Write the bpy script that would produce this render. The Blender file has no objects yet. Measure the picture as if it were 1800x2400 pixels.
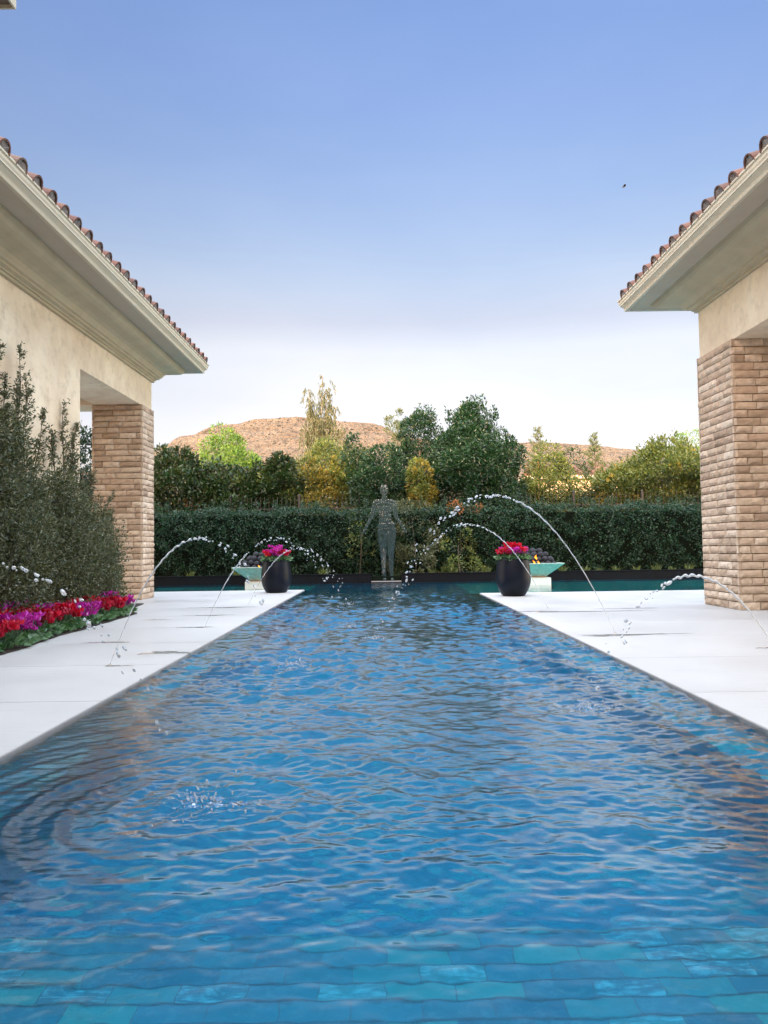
import bpy, math, random
import numpy as np
from mathutils import Matrix, Vector
R = math.radians
rng = np.random.default_rng(7)
random.seed(7)
scene = bpy.context.scene
col = scene.collection

# ------------------------------------------------------------------ camera
cam_d = bpy.data.cameras.new('camera'); cam = bpy.data.objects.new('camera', cam_d); col.objects.link(cam)
M = [[0.9998997527725831, 0.01386867911450867, -0.0028537948324889127],
     [-0.0022199144367119274, -0.045508245952594506, -0.9989614965203673],
     [-0.013984147640125493, 0.998867688580393, -0.045472896596128735]]
m4 = Matrix(M).to_4x4(); m4.translation = Vector((0, 0, 1.1))
cam.matrix_world = m4
cam_d.sensor_fit = 'HORIZONTAL'; cam_d.sensor_width = 36; cam_d.lens = 36
cam_d.clip_start = 0.05; cam_d.clip_end = 5000
scene.camera = cam

# ------------------------------------------------------------------ sky and sun
SIDE = [(.0, (.51, .435, .44)), (.13, (.50, .435, .44)), (.23, (2.0, 1.62, 1.45)), (.45, (4.0, 3.1, 2.35)), (1, (2.7, 1.95, 1.3))]
HORIZ = [(0.0, (0.95, 0.742, 0.688)), (0.125, (1.085, 0.816, 0.716)), (0.188, (1.165, 0.863, 0.689)), (0.248, (1.34, 0.976, 0.746)), (0.283, (1.194, 0.881, 0.699)), (0.332, (1.192, 0.962, 0.793)), (0.412, (1.095, 0.978, 0.904)), (0.503, (1.018, 0.977, 1.028)), (0.577, (1.055, 1.052, 1.147)), (0.61, (1.076, 1.073, 1.17)), (0.68, (4.0, 3.25, 2.75)), (1, (4.8, 3.8, 3.05))]
SUN_EL, SUN_AZ = 11.0, 15.0        # low sun behind the camera, a little to its left
world = bpy.data.worlds.new("World"); scene.world = world; world.use_nodes = True
wn = world.node_tree; wn.nodes.clear()
sky = wn.nodes.new('ShaderNodeTexSky'); sky.sky_type = 'NISHITA'; sky.sun_disc = False
sky.sun_elevation = R(SUN_EL)
sky.sun_rotation = R(180 + SUN_AZ)
sky.altitude = 600; sky.air_density = 1.0; sky.dust_density = 1.2; sky.ozone_density = 2.2
bg = wn.nodes.new('ShaderNodeBackground'); wo = wn.nodes.new('ShaderNodeOutputWorld')
bg.inputs['Strength'].default_value = 0.15
# the evening sky is boosted out of view (overhead, sides, sun side), warm, to light the yard, pale at the horizon, deep blue opposite the sun
wtc = wn.nodes.new('ShaderNodeTexCoord'); wsp = wn.nodes.new('ShaderNodeSeparateXYZ'); wn.links.new(wtc.outputs['Generated'], wsp.inputs[0])
def wramp(fac, stops):
    r = wn.nodes.new('ShaderNodeValToRGB'); cr = r.color_ramp
    while len(cr.elements) < len(stops): cr.elements.new(.5)
    for e, (p, c) in zip(cr.elements, stops): e.position = p; e.color = (*c, 1)
    wn.links.new(fac, r.inputs[0]); return r.outputs[0]
def wmath(op, a, b_):
    n_ = wn.nodes.new('ShaderNodeMath'); n_.operation = op
    for i_, q_ in enumerate((a, b_)):
        if hasattr(q_, 'links'): wn.links.new(q_, n_.inputs[i_])
        else: n_.inputs[i_].default_value = q_
    return n_.outputs[0]
side = wmath('ADD', wmath('MULTIPLY', wsp.outputs[1], -.5), .5)          # 0 opposite the sun, 1 towards it
tint = wramp(side, SIDE)
hor = wramp(wsp.outputs[2], HORIZ)
def wmul(a, b_):
    m_ = wn.nodes.new('ShaderNodeVectorMath'); m_.operation = 'MULTIPLY'; wn.links.new(a, m_.inputs[0]); wn.links.new(b_, m_.inputs[1]); return m_.outputs[0]
wmp = wn.nodes.new('ShaderNodeMapping'); wmp.inputs['Scale'].default_value = (1.2, 1.0, 3.2); wmp.inputs['Rotation'].default_value = (0, .5, .4); wn.links.new(wtc.outputs['Generated'], wmp.inputs[0])
wnz = wn.nodes.new('ShaderNodeTexNoise'); wnz.inputs['Scale'].default_value = 1.6; wnz.inputs['Detail'].default_value = 5; wn.links.new(wmp.outputs[0], wnz.inputs[0])
wisp = wramp(wnz.outputs[0], [(.38, (1, 1, 1)), (.72, (1.22, 1.15, 1.07))])      # thin high haze veils
skyc = wmul(wmul(wmul(sky.outputs[0], tint), hor), wisp)
wn.links.new(skyc, bg.inputs[0]); wn.links.new(bg.outputs[0], wo.inputs[0])
sl = bpy.data.lights.new('sun', 'SUN'); sun = bpy.data.objects.new('sun', sl); col.objects.link(sun)
sl.energy = 2.0; sl.angle = R(0.5); sl.color = (1.0, 0.80, 0.56)
sd = Vector((-math.sin(R(SUN_AZ)) * math.cos(R(SUN_EL)), -math.cos(R(SUN_AZ)) * math.cos(R(SUN_EL)), math.sin(R(SUN_EL))))
sun.rotation_euler = sd.to_track_quat('Z', 'Y').to_euler()
scene.view_settings.view_transform = 'Standard'; scene.view_settings.look = 'None'
scene.view_settings.exposure = 2.0; scene.view_settings.gamma = 1
scene.cycles.max_bounces = 10; scene.cycles.transparent_max_bounces = 16
scene.cycles.sample_clamp_indirect = 6
scene.cycles.caustics_refractive = True; scene.cycles.caustics_reflective = False

# ------------------------------------------------------------------ materials
MATS = {}
class NT:
    def __init__(s, name):
        s.m = bpy.data.materials.new(name); s.m.use_nodes = True
        s.t = s.m.node_tree; s.t.nodes.clear()
        s.out = s.t.nodes.new('ShaderNodeOutputMaterial'); MATS[name] = s.m
    def n(s, typ, **kw):
        nd = s.t.nodes.new(typ)
        for k, v in kw.items():
            if k.startswith('_'): setattr(nd, k[1:], v)
            else:
                key = k.replace('__', ' ')
                nd.inputs[key].default_value = v
        return nd
    def l(s, a, b): s.t.links.new(a, b)
    def coord(s, scale=(1, 1, 1), kind='Object', rot=(0, 0, 0)):
        tc = s.n('ShaderNodeTexCoord'); mp = s.n('ShaderNodeMapping')
        mp.inputs['Scale'].default_value = scale; mp.inputs['Rotation'].default_value = rot
        s.l(tc.outputs[kind], mp.inputs[0]); return mp.outputs[0]
    def noise(s, v, scale, detail=6, rough=.6):
        nd = s.n('ShaderNodeTexNoise', Scale=scale, Detail=detail, Roughness=rough); s.l(v, nd.inputs[0]); return nd
    def ramp(s, fac, stops, interp='LINEAR'):
        r = s.n('ShaderNodeValToRGB'); cr = r.color_ramp; cr.interpolation = interp
        while len(cr.elements) < len(stops): cr.elements.new(.5)
        for e, (p, c) in zip(cr.elements, stops): e.position = p; e.color = (*c, 1)
        s.l(fac, r.inputs[0]); return r.outputs[0]
    def mix(s, fac, a, b, mode='MIX'):
        m = s.n('ShaderNodeMix', _data_type='RGBA', _blend_type=mode)
        for k, v in ((0, fac), (6, a), (7, b)):
            if hasattr(v, 'links'): s.l(v, m.inputs[k])
            elif k == 0: m.inputs[0].default_value = v
            else: m.inputs[k].default_value = (*v, 1)
        return m.outputs[2]
    def bump(s, h, strength=.3, dist=.01, prev=None):
        b = s.n('ShaderNodeBump', Strength=strength, Distance=dist); s.l(h, b.inputs['Height'])
        if prev: s.l(prev, b.inputs['Normal'])
        return b.outputs[0]
    def bsdf(s, color=None, rough=.5, normal=None, **kw):
        b = s.n('ShaderNodeBsdfPrincipled', Roughness=rough, **kw) if not hasattr(rough, 'links') else s.n('ShaderNodeBsdfPrincipled', **kw)
        if hasattr(rough, 'links'): s.l(rough, b.inputs['Roughness'])
        if color is not None:
            if hasattr(color, 'links'): s.l(color, b.inputs['Base Color'])
            else: b.inputs['Base Color'].default_value = (*color, 1)
        if normal is not None: s.l(normal, b.inputs['Normal'])
        return b
    def done(s, b): s.l(b.outputs[0], s.out.inputs[0]); return s.m

def simple(name, c, rough=.5, var=.15, scale=8, bump=.0, bd=.01, **kw):
    t = NT(name); v = t.coord(); n = t.noise(v, scale)
    a = tuple(max(0, x * (1 - var)) for x in c); b = tuple(x * (1 + var) for x in c)
    cc = t.ramp(n.outputs[0], [(.3, a), (.7, b)])
    nm = t.bump(t.noise(v, scale * 6).outputs[0], bump, bd) if bump else None
    return t.done(t.bsdf(cc, rough, nm, **kw))

def leaf_mat(name, cols, rough=.45, trans=.25, tcol=None):
    t = NT(name); g = t.n('ShaderNodeNewGeometry')
    st = [(i / max(1, len(cols) - 1), c) for i, c in enumerate(cols)]
    c = t.ramp(g.outputs['Random Per Island'], st)
    b = t.bsdf(c, rough)
    tr = t.n('ShaderNodeBsdfTranslucent'); mx = t.n('ShaderNodeMixShader'); mx.inputs[0].default_value = trans
    c2 = t.mix(1.0, c, (1.3, 1.25, .6), 'MULTIPLY'); t.l(c2, tr.inputs[0])
    t.l(b.outputs[0], mx.inputs[1]); t.l(tr.outputs[0], mx.inputs[2]); t.l(mx.outputs[0], t.out.inputs[0])
    return t.m

# stucco
t = NT('stucco'); v = t.coord(); n1 = t.noise(v, .9, 8, .62); n2 = t.noise(v, 4, 8, .7)
c = t.mix(t.ramp(n1.outputs[0], [(.35, (0, 0, 0)), (.7, (1, 1, 1))]), (.62, .47, .32), (.80, .68, .50))
vs = t.coord((3, 3, .5)); n3 = t.noise(vs, 1.3, 5, .6)
c = t.mix(t.ramp(n3.outputs[0], [(.55, (0, 0, 0)), (.75, (.45, .45, .45))]), c, (.70, .62, .50))
c = t.mix(t.ramp(n2.outputs[0], [(.3, (.5, .5, .5)), (.5, (0, 0, 0))]), c, (.38, .29, .19))
nm = t.bump(t.noise(v, 60, 4).outputs[0], .25, .004); nm = t.bump(n2.outputs[0], .25, .02, nm)
t.done(t.bsdf(c, .85, nm))
simple('cornice_plaster', (.46, .38, .25), .8, .08, 3, .2, .004)
simple('soffit_paint', (.44, .36, .27), .7, .05, 3)
simple('gutter_paint', (.55, .48, .36), .6, .04, 3)
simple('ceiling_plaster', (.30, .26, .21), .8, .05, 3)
# brick (rock faced)
t = NT('rock_brick'); g = t.n('ShaderNodeNewGeometry'); v = t.coord()
c = t.ramp(g.outputs['Random Per Island'], [(0, (.34, .235, .16)), (.25, (.62, .475, .345)), (.5, (.48, .34, .24)), (.75, (.70, .56, .43)), (1, (.40, .28, .185))])
n = t.noise(v, 9, 8, .65); c = t.mix(t.ramp(n.outputs[0], [(.35, (0, 0, 0)), (.7, (.5, .5, .5))]), c, (.27, .18, .12))
vo = t.n('ShaderNodeTexVoronoi', Scale=11); t.l(t.mix(.12, v, t.noise(v, 3).outputs[1]), vo.inputs[0])
nm = t.bump(vo.outputs[0], .55, .03); nm = t.bump(t.noise(v, 30, 8, .7).outputs[0], .5, .012, nm)
t.done(t.bsdf(c, .85, nm))
simple('mortar', (.07, .048, .035), .95, .1, 20)
# roof tiles
t = NT('clay_tile'); g = t.n('ShaderNodeNewGeometry'); v = t.coord()
c = t.ramp(g.outputs['Random Per Island'], [(0, (.075, .035, .026)), (.35, (.125, .05, .034)), (.6, (.15, .07, .048)), (.8, (.095, .04, .03)), (1, (.14, .09, .068))])
c = t.mix(t.ramp(t.noise(v, 7, 8).outputs[0], [(.4, (0, 0, 0)), (.75, (.6, .6, .6))]), c, (.09, .06, .052))
t.done(t.bsdf(c, .8, t.bump(t.noise(v, 40).outputs[0], .3, .005)))
simple('tile_mortar', (.20, .17, .155), .95, .35, 14, .6, .02)
# deck stone
t = NT('deck_stone'); v = t.coord(); n1 = t.noise(v, .5, 8, .6); n2 = t.noise(t.coord((1, 6, 1)), 2.5, 8, .7)
c = t.mix(t.ramp(n1.outputs[0], [(.35, (0, 0, 0)), (.65, (1, 1, 1))]), (.455, .436, .42), (.51, .495, .483))
gd = t.n('ShaderNodeNewGeometry'); c = t.mix(1.0, c, t.ramp(gd.outputs['Random Per Island'], [(0, (.93, .93, .93)), (1, (1, 1, 1))]), 'MULTIPLY')
c = t.mix(t.ramp(n2.outputs[0], [(.54, (0, 0, 0)), (.72, (.55, .55, .55))]), c, (.38, .355, .325))
rr = t.ramp(n1.outputs[0], [(.3, (.35, .35, .35)), (.7, (.6, .6, .6))])
t.done(t.bsdf(c, rr, t.bump(t.noise(v, 120, 3).outputs[0], .1, .002)))
simple('deck_joint', (.30, .28, .27), .9, .1)
simple('deck_edge', (.30, .28, .27), .7, .1)
t = NT('wet_stone'); v = t.coord(); c = t.ramp(t.noise(v, 3).outputs[0], [(.3, (.30, .285, .27)), (.7, (.38, .365, .35))])
t.done(t.bsdf(c, .06))
# pool tiles
def pool_tile(name, rot, dark=1.0):
    t = NT(name); v = t.coord((1, 1, 1), 'Object', rot)
    br = t.n('ShaderNodeTexBrick', Color1=(0, 0, 0, 1), Color2=(1, 1, 1, 1), Mortar=(.5, .5, .5, 1), Scale=1.0)
    br.offset = .5; br.inputs['Mortar Size'].default_value = .0022; br.inputs['Brick Width'].default_value = .19
    br.inputs['Row Height'].default_value = .085; br.inputs['Bias'].default_value = 0; br.inputs['Mortar Smooth'].default_value = .1
    wv = t.mix(.012, v, t.noise(v, 3).outputs[1], 'ADD'); t.l(wv, br.inputs[0])
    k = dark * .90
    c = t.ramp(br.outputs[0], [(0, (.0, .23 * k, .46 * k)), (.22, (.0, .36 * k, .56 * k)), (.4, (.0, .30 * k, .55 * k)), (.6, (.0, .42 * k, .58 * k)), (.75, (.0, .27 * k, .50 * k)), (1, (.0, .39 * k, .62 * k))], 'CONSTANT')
    n = t.noise(v, 25, 6, .7); c = t.mix(t.ramp(n.outputs[0], [(.5, (0, 0, 0)), (.75, (.35, .35, .35))]), c, (.08, .40, .58))
    # about a third of the glass tiles have a wavy iridescent face
    n6 = t.noise(t.coord((.45, 1.5, 1), 'Object', rot), 42, 3, .6); rp = t.ramp(n6.outputs[0], [(.46, (0, 0, 0)), (.68, (.8, .8, .8))])
    sel = t.ramp(br.outputs[0], [(0, (0, 0, 0)), (.3, (1, 1, 1)), (.42, (0, 0, 0)), (.80, (1, 1, 1)), (.9, (0, 0, 0))], 'CONSTANT')
    c = t.mix(t.mix(1.0, rp, sel, 'MULTIPLY'), c, (.05, .50, .74))
    c = t.mix(t.ramp(br.outputs[1], [(0, (0, 0, 0)), (1, (.6, .6, .6))]), c, (.03, .12, .20))
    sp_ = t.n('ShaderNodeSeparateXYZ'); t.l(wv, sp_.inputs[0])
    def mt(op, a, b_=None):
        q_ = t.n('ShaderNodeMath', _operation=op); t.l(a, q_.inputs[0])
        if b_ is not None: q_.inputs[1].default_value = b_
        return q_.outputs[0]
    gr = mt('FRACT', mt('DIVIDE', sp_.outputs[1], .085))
    c = t.mix(t.ramp(gr, [(.0, (.85, .85, .85)), (.13, (0, 0, 0)), (.90, (0, 0, 0)), (1, (.85, .85, .85))]), c, (.0, .06, .12))   # dark course joints, with the shade between stepped rows painted in
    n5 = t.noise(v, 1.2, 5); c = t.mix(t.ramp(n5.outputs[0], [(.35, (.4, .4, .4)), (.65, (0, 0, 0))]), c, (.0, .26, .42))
    nm = t.bump(br.outputs[1], .5, -.004)
    return t.done(t.bsdf(c, .3, nm))
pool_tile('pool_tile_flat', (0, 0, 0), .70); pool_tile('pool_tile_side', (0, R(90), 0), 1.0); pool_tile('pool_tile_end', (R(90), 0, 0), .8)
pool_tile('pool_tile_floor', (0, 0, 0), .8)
simple('teal_plaster', (.0, .66, .62), .6, .12, 2)
# water
t = NT('water'); v = t.coord()
n1 = t.noise(t.coord((.7, 1.5, 1)), 9, 4, .6); n2 = t.noise(t.coord((.55, 1.5, 1)), 30, 3, .65)
sy_ = t.n('ShaderNodeSeparateXYZ'); t.l(t.coord(), sy_.inputs[0])
mr = t.n('ShaderNodeMapRange'); t.l(sy_.outputs[1], mr.inputs[0]); mr.inputs[1].default_value = 2.2; mr.inputs[2].default_value = 4.0; mr.inputs[3].default_value = .15; mr.inputs[4].default_value = 1.0
def mul_(a, k_):
    q_ = t.n('ShaderNodeMath', _operation='MULTIPLY'); t.l(a, q_.inputs[0]); q_.inputs[1].default_value = k_; return q_.outputs[0]
b1 = t.n('ShaderNodeBump', Distance=.06); t.l(n1.outputs[0], b1.inputs['Height']); t.l(mul_(mr.outputs[0], .06), b1.inputs['Strength'])
b2 = t.n('ShaderNodeBump', Distance=.018); t.l(n2.outputs[0], b2.inputs['Height']); t.l(mul_(mr.outputs[0], .16), b2.inputs['Strength']); t.l(b1.outputs[0], b2.inputs['Normal']); nm = b2.outputs[0]
gl = t.n('ShaderNodeBsdfRefraction', IOR=1.333, Roughness=0.0); t.l(nm, gl.inputs['Normal'])
gs = t.n('ShaderNodeBsdfGlossy', Roughness=0.0); t.l(nm, gs.inputs['Normal'])
fr0 = t.n('ShaderNodeFresnel', IOR=1.333); t.l(nm, fr0.inputs['Normal'])
fr = t.n('ShaderNodeMapRange'); t.l(fr0.outputs[0], fr.inputs[0]); fr.inputs[1].default_value = .014; fr.inputs[2].default_value = .36; fr.inputs[4].default_value = .92; fr.interpolation_type = 'SMOOTHSTEP'
geo = t.n('ShaderNodeNewGeometry')
mx = t.n('ShaderNodeMixShader'); t.l(fr.outputs[0], mx.inputs[0]); t.l(gl.outputs[0], mx.inputs[1]); t.l(gs.outputs[0], mx.inputs[2])
# seen from below the surface only refracts
mb = t.n('ShaderNodeMixShader'); t.l(geo.outputs['Backfacing'], mb.inputs[0]); t.l(mx.outputs[0], mb.inputs[1]); t.l(gl.outputs[0], mb.inputs[2])
ab = t.n('ShaderNodeVolumeAbsorption', Color=(.0, .82, .94, 1), Density=.30)
t.l(mb.outputs[0], t.out.inputs[0]); t.l(ab.outputs[0], t.out.inputs[1])
t = NT('water_stream'); gl = t.n('ShaderNodeBsdfGlass', IOR=1.333, Roughness=0.02)
em = t.n('ShaderNodeBsdfPrincipled', Roughness=.1); em.inputs['Base Color'].default_value = (.95, .97, 1, 1)
mx = t.n('ShaderNodeMixShader'); mx.inputs[0].default_value = .28
t.l(gl.outputs[0], mx.inputs[1]); t.l(em.outputs[0], mx.inputs[2]); t.l(mx.outputs[0], t.out.inputs[0])
simple('foam', (.8, .85, .88), .4, .05)
# misc
simple('black_ceramic', (.004, .006, .012), .38, .3, 6, .05, .002, **{'Specular__IOR__Level': .16})
simple('black_wall', (.003, .0035, .0055), .6, .3, 4, **{'Specular__IOR__Level': .1})
simple('black_iron', (.02, .02, .024), .4, .2, 4)
simple('patina_copper', (.36, .46, .40), .55, .25, 12, .15, .003)
simple('bronze_base', (.32, .22, .13), .5, .2, 10)
simple('pedestal_stone', (.72, .72, .70), .5, .08, 5)
simple('fire_ball_stone', (.012, .013, .02), .85, .4, 40, .4, .006)
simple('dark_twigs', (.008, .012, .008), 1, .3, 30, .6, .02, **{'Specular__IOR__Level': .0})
simple('soil', (.035, .024, .016), 1, .3, 30, .6, .02)
simple('bark', (.10, .075, .055), .9, .3, 20, .6, .02)
simple('pale_bark', (.30, .25, .19), .9, .3, 20, .6, .02)
simple('ground_earth', (.12, .085, .06), 1, .2, .3)
simple('statue_rod', (.05, .095, .11), .3, .2, 6, Metallic=.7)
simple('statue_bead', (.75, .82, .85), .2, .1, 6, Metallic=.8)
simple('white_slab', (.25, .22, .21), .5, .05, 6)
simple('window_glass_dark', (.02, .03, .04), .05, .1)
simple('brown_metal', (.16, .11, .08), .5, .1)
simple('brass', (.45, .38, .28), .3, .1, Metallic=.9)
simple('bird_feather', (.03, .03, .03), .8, .1)
t = NT('flame'); em = t.n('ShaderNodeEmission', Strength=.8); v = t.coord()
sx = t.n('ShaderNodeSeparateXYZ'); t.l(v, sx.inputs[0])
c = t.ramp(sx.outputs[2], [(0, (1, .42, .04)), (.12, (1, .20, .01))]); t.l(c, em.inputs[0]); t.l(em.outputs[0], t.out.inputs[0])
# leaves
leaf_mat('hedge_leaf', [(.004, .018, .009), (.008, .034, .015), (.020, .062, .026), (.006, .026, .013), (.05, .11, .055)], .4)
leaf_mat('ficus_leaf', [(.006, .022, .009), (.010, .038, .013), (.018, .058, .018), (.008, .026, .012)], .35, .15)
leaf_mat('photinia_leaf', [(.010, .030, .012), (.018, .052, .016), (.040, .080, .022), (.045, .045, .02), (.015, .042, .014)], .35)
leaf_mat('golden_leaf', [(.20, .16, .02), (.28, .22, .03), (.12, .13, .025), (.24, .16, .02), (.07, .10, .025)], .5)
leaf_mat('olive_leaf', [(.07, .12, .025), (.14, .17, .035), (.04, .08, .02), (.20, .20, .04), (.03, .06, .018)], .45)
leaf_mat('broad_leaf', [(.03, .06, .015), (.07, .10, .02), (.12, .14, .03), (.04, .07, .018), (.10, .12, .03)], .4)
leaf_mat('lime_leaf', [(.10, .20, .03), (.17, .28, .04), (.07, .16, .025), (.13, .20, .03)], .45)
leaf_mat('willow_leaf', [(.14, .15, .08), (.09, .11, .05), (.19, .18, .09), (.06, .07, .035)], .5)
leaf_mat('pine_leaf', [(.08, .12, .04), (.14, .17, .06), (.05, .08, .03), (.20, .19, .08)], .6)
leaf_mat('red_leaf', [(.14, .03, .02), (.20, .07, .03), (.07, .05, .02)], .4)
leaf_mat('rust_leaf', [(.30, .10, .03), (.22, .09, .03), (.35, .16, .05)], .5)
leaf_mat('shrub_leaf', [(.03, .048, .022), (.075, .095, .04), (.19, .20, .12), (.04, .055, .028), (.13, .13, .055), (.02, .035, .018)], .38)
leaf_mat('grass_blade', [(.08, .12, .03), (.12, .15, .04), (.05, .08, .03)], .5)
leaf_mat('cyclamen_leaf', [(.03, .09, .03), (.06, .15, .06), (.16, .26, .15), (.04, .10, .04)], .4)
leaf_mat('red_petal', [(.50, .005, .03), (.62, .01, .06), (.40, .004, .03)], .5, .3)
leaf_mat('dark_red_petal', [(.30, .003, .02), (.42, .006, .04), (.22, .002, .02)], .5, .3)
leaf_mat('magenta_petal', [(.42, .01, .34), (.55, .02, .45), (.34, .01, .24), (.60, .08, .50)], .5, .3)
# hill
t = NT('desert_rock'); v = t.coord()
sx = t.n('ShaderNodeSeparateXYZ'); g = t.n('ShaderNodeNewGeometry'); sn = t.n('ShaderNodeSeparateXYZ'); t.l(g.outputs['Normal'], sn.inputs[0])
n1 = t.noise(v, .03, 8, .65); n2 = t.noise(v, .25, 8, .7)
c = t.mix(n1.outputs[0], (.105, .082, .057), (.18, .146, .105))
c = t.mix(t.ramp(n2.outputs[0], [(.35, (.7, .7, .7)), (.55, (0, 0, 0))]), c, (.045, .032, .02))
vs = t.coord((.02, .02, .25)); st = t.noise(vs, 1.0, 6, .6); c = t.mix(t.ramp(st.outputs[0], [(.4, (0, 0, 0)), (.55, (.35, .35, .35))]), c, (.24, .20, .15))
vo = t.n('ShaderNodeTexVoronoi', Scale=.22); t.l(v, vo.inputs[0])
dots = t.ramp(vo.outputs[0], [(.16, (1, 1, 1)), (.26, (0, 0, 0))]); c = t.mix(dots, c, (.025, .028, .014))
vo2 = t.n('ShaderNodeTexVoronoi', Scale=.3, _feature='F1'); t.l(t.coord((1, 1, 2.2)), vo2.inputs[0])
nm = t.bump(vo2.outputs[0], 1.0, 3.0); nm = t.bump(n2.outputs[0], 1.0, 4.0, nm)
t.done(t.bsdf(c, .95, nm))

# ------------------------------------------------------------------ object helpers
ORI = {}
def base_of(parent): return ORI.get(parent.name, (0, 0, 0)) if parent is not None else (0, 0, 0)
def tag(o, label=None, cat=None, group=None, kind=None):
    if label: o['label'] = label
    if cat: o['category'] = cat
    if group: o['group'] = group
    if kind: o['kind'] = kind
    return o
def thing(name, loc, label, cat, group=None):
    o = bpy.data.objects.new(name, None); col.objects.link(o); o.location = loc; o.empty_display_size = .2
    ORI[o.name] = tuple(loc); return tag(o, label, cat, group)
def np_mesh(name, V, F, mats, parent=None, smooth=False, mi=None, origin=None):
    """V (n,3), F (m,k) constant k or list of arrays"""
    V = np.asarray(V, float)
    b = np.array(origin if origin is not None else base_of(parent))
    V = V - b
    me = bpy.data.meshes.new(name)
    if isinstance(F, np.ndarray):
        k = F.shape[1]; nf = len(F); loops = F.ravel()
        starts = np.arange(nf) * k; tot = np.full(nf, k)
    else:
        tot = np.array([len(f) for f in F]); starts = np.concatenate([[0], np.cumsum(tot)[:-1]]); loops = np.concatenate([np.array(f) for f in F]); nf = len(F)
    me.vertices.add(len(V)); me.vertices.foreach_set('co', V.ravel())
    me.loops.add(len(loops)); me.loops.foreach_set('vertex_index', loops.astype(np.int32))
    me.polygons.add(nf); me.polygons.foreach_set('loop_start', starts.astype(np.int32)); me.polygons.foreach_set('loop_total', tot.astype(np.int32))
    me.polygons.foreach_set('use_smooth', np.full(nf, bool(smooth)))
    for m in (mats if isinstance(mats, (list, tuple)) else [mats]): me.materials.append(MATS[m])
    if mi is not None: me.polygons.foreach_set('material_index', np.asarray(mi, np.int32))
    me.update(calc_edges=True); me.validate(verbose=False)
    o = bpy.data.objects.new(name, me); col.objects.link(o)
    if parent is not None: o.parent = parent; ORI[o.name] = base_of(parent)
    else:
        o.location = b; ORI[o.name] = tuple(b)
    return o
class MB:
    def __init__(s): s.V = []; s.F = []; s.mi = []; s.n = 0; s.cur = 0
    def add(s, V, F):
        s.V.append(np.asarray(V, float)); 
        for f in F: s.F.append([i + s.n for i in f]); s.mi.append(s.cur)
        s.n += len(V)
    def box(s, x0, x1, y0, y1, z0, z1):
        s.add([(x, y, z) for z in (z0, z1) for y in (y0, y1) for x in (x0, x1)],
              [(0, 2, 3, 1), (4, 5, 7, 6), (0, 1, 5, 4), (2, 6, 7, 3), (0, 4, 6, 2), (1, 3, 7, 5)])
    def bevel_box(s, x0, x1, y0, y1, z0, z1, b):
        lo = np.array([x0, y0, z0]); hi = np.array([x1, y1, z1]); V = []
        for k, (za, zb) in enumerate(((z0, b), (z0 + b, 0), (z1 - b, 0), (z1, b))):
            i = zb
            for (x, y) in ((x0 + i + b, y0 + i), (x1 - i - b, y0 + i), (x1 - i, y0 + i + b), (x1 - i, y1 - i - b), (x1 - i - b, y1 - i), (x0 + i + b, y1 - i), (x0 + i, y1 - i - b), (x0 + i, y0 + i + b)):
                V.append((x, y, za))
        F = [tuple(range(7, -1, -1)), tuple(range(24, 32))]
        for k in range(3):
            for j in range(8): F.append((k * 8 + j, k * 8 + (j + 1) % 8, k * 8 + 8 + (j + 1) % 8, k * 8 + 8 + j))
        s.add(V, F)
    def quad(s, a, b, c, d): s.add([a, b, c, d], [(0, 1, 2, 3)])
    def prism(s, poly, z0, z1):
        n = len(poly); s.add([(x, y, z0) for x, y in poly] + [(x, y, z1) for x, y in poly],
            [tuple(range(n - 1, -1, -1)), tuple(range(n, 2 * n))] + [(i, (i + 1) % n, n + (i + 1) % n, n + i) for i in range(n)])
    def tube(s, pts, rad, seg=6, cap=True):
        pts = [np.array(p, float) for p in pts]; n = len(pts)
        if not hasattr(rad, '__len__'): rad = [rad] * n
        V = []; up = np.array([0.31, .17, .93])
        for i, p in enumerate(pts):
            d = pts[min(i + 1, n - 1)] - pts[max(i - 1, 0)]; d = d / (np.linalg.norm(d) + 1e-9)
            a = np.cross(d, up); 
            if np.linalg.norm(a) < .1: a = np.cross(d, (1, 0, 0))
            a /= np.linalg.norm(a); b = np.cross(d, a)
            for k in range(seg):
                t_ = 2 * math.pi * k / seg; V.append(p + rad[i] * (math.cos(t_) * a + math.sin(t_) * b))
        F = [(i * seg + k, i * seg + (k + 1) % seg, (i + 1) * seg + (k + 1) % seg, (i + 1) * seg + k) for i in range(n - 1) for k in range(seg)]
        if cap: F += [tuple(range(seg - 1, -1, -1)), tuple(range((n - 1) * seg, n * seg))]
        s.add(V, F)
    def lathe(s, prof, c=(0, 0, 0), seg=48):
        V = []; n = len(prof)
        for (r, z) in prof:
            for k in range(seg):
                a = 2 * math.pi * k / seg; V.append((c[0] + r * math.cos(a), c[1] + r * math.sin(a), c[2] + z))
        F = [(i * seg + k, i * seg + (k + 1) % seg, (i + 1) * seg + (k + 1) % seg, (i + 1) * seg + k) for i in range(n - 1) for k in range(seg)]
        s.add(V, F)
    def ball(s, c, r, seg=10, rings=7, sc=(1, 1, 1), rot=None):
        V = [(0, 0, -1)]
        for i in range(1, rings):
            a = -math.pi / 2 + math.pi * i / rings
            for k in range(seg): V.append((math.cos(a) * math.cos(2 * math.pi * k / seg), math.cos(a) * math.sin(2 * math.pi * k / seg), math.sin(a)))
        V.append((0, 0, 1)); V = np.array(V) * np.array(sc) * r
        if rot is not None: V = V @ rot.T
        V = V + np.array(c); F = []; top = len(V) - 1
        for k in range(seg): F.append((0, 1 + (k + 1) % seg, 1 + k))
        for i in range(rings - 2):
            for k in range(seg):
                a = 1 + i * seg + k; b = 1 + i * seg + (k + 1) % seg; F.append((a, b, b + seg, a + seg))
        o = 1 + (rings - 2) * seg
        for k in range(seg): F.append((o + k, o + (k + 1) % seg, top))
        s.add(V, F)
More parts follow.
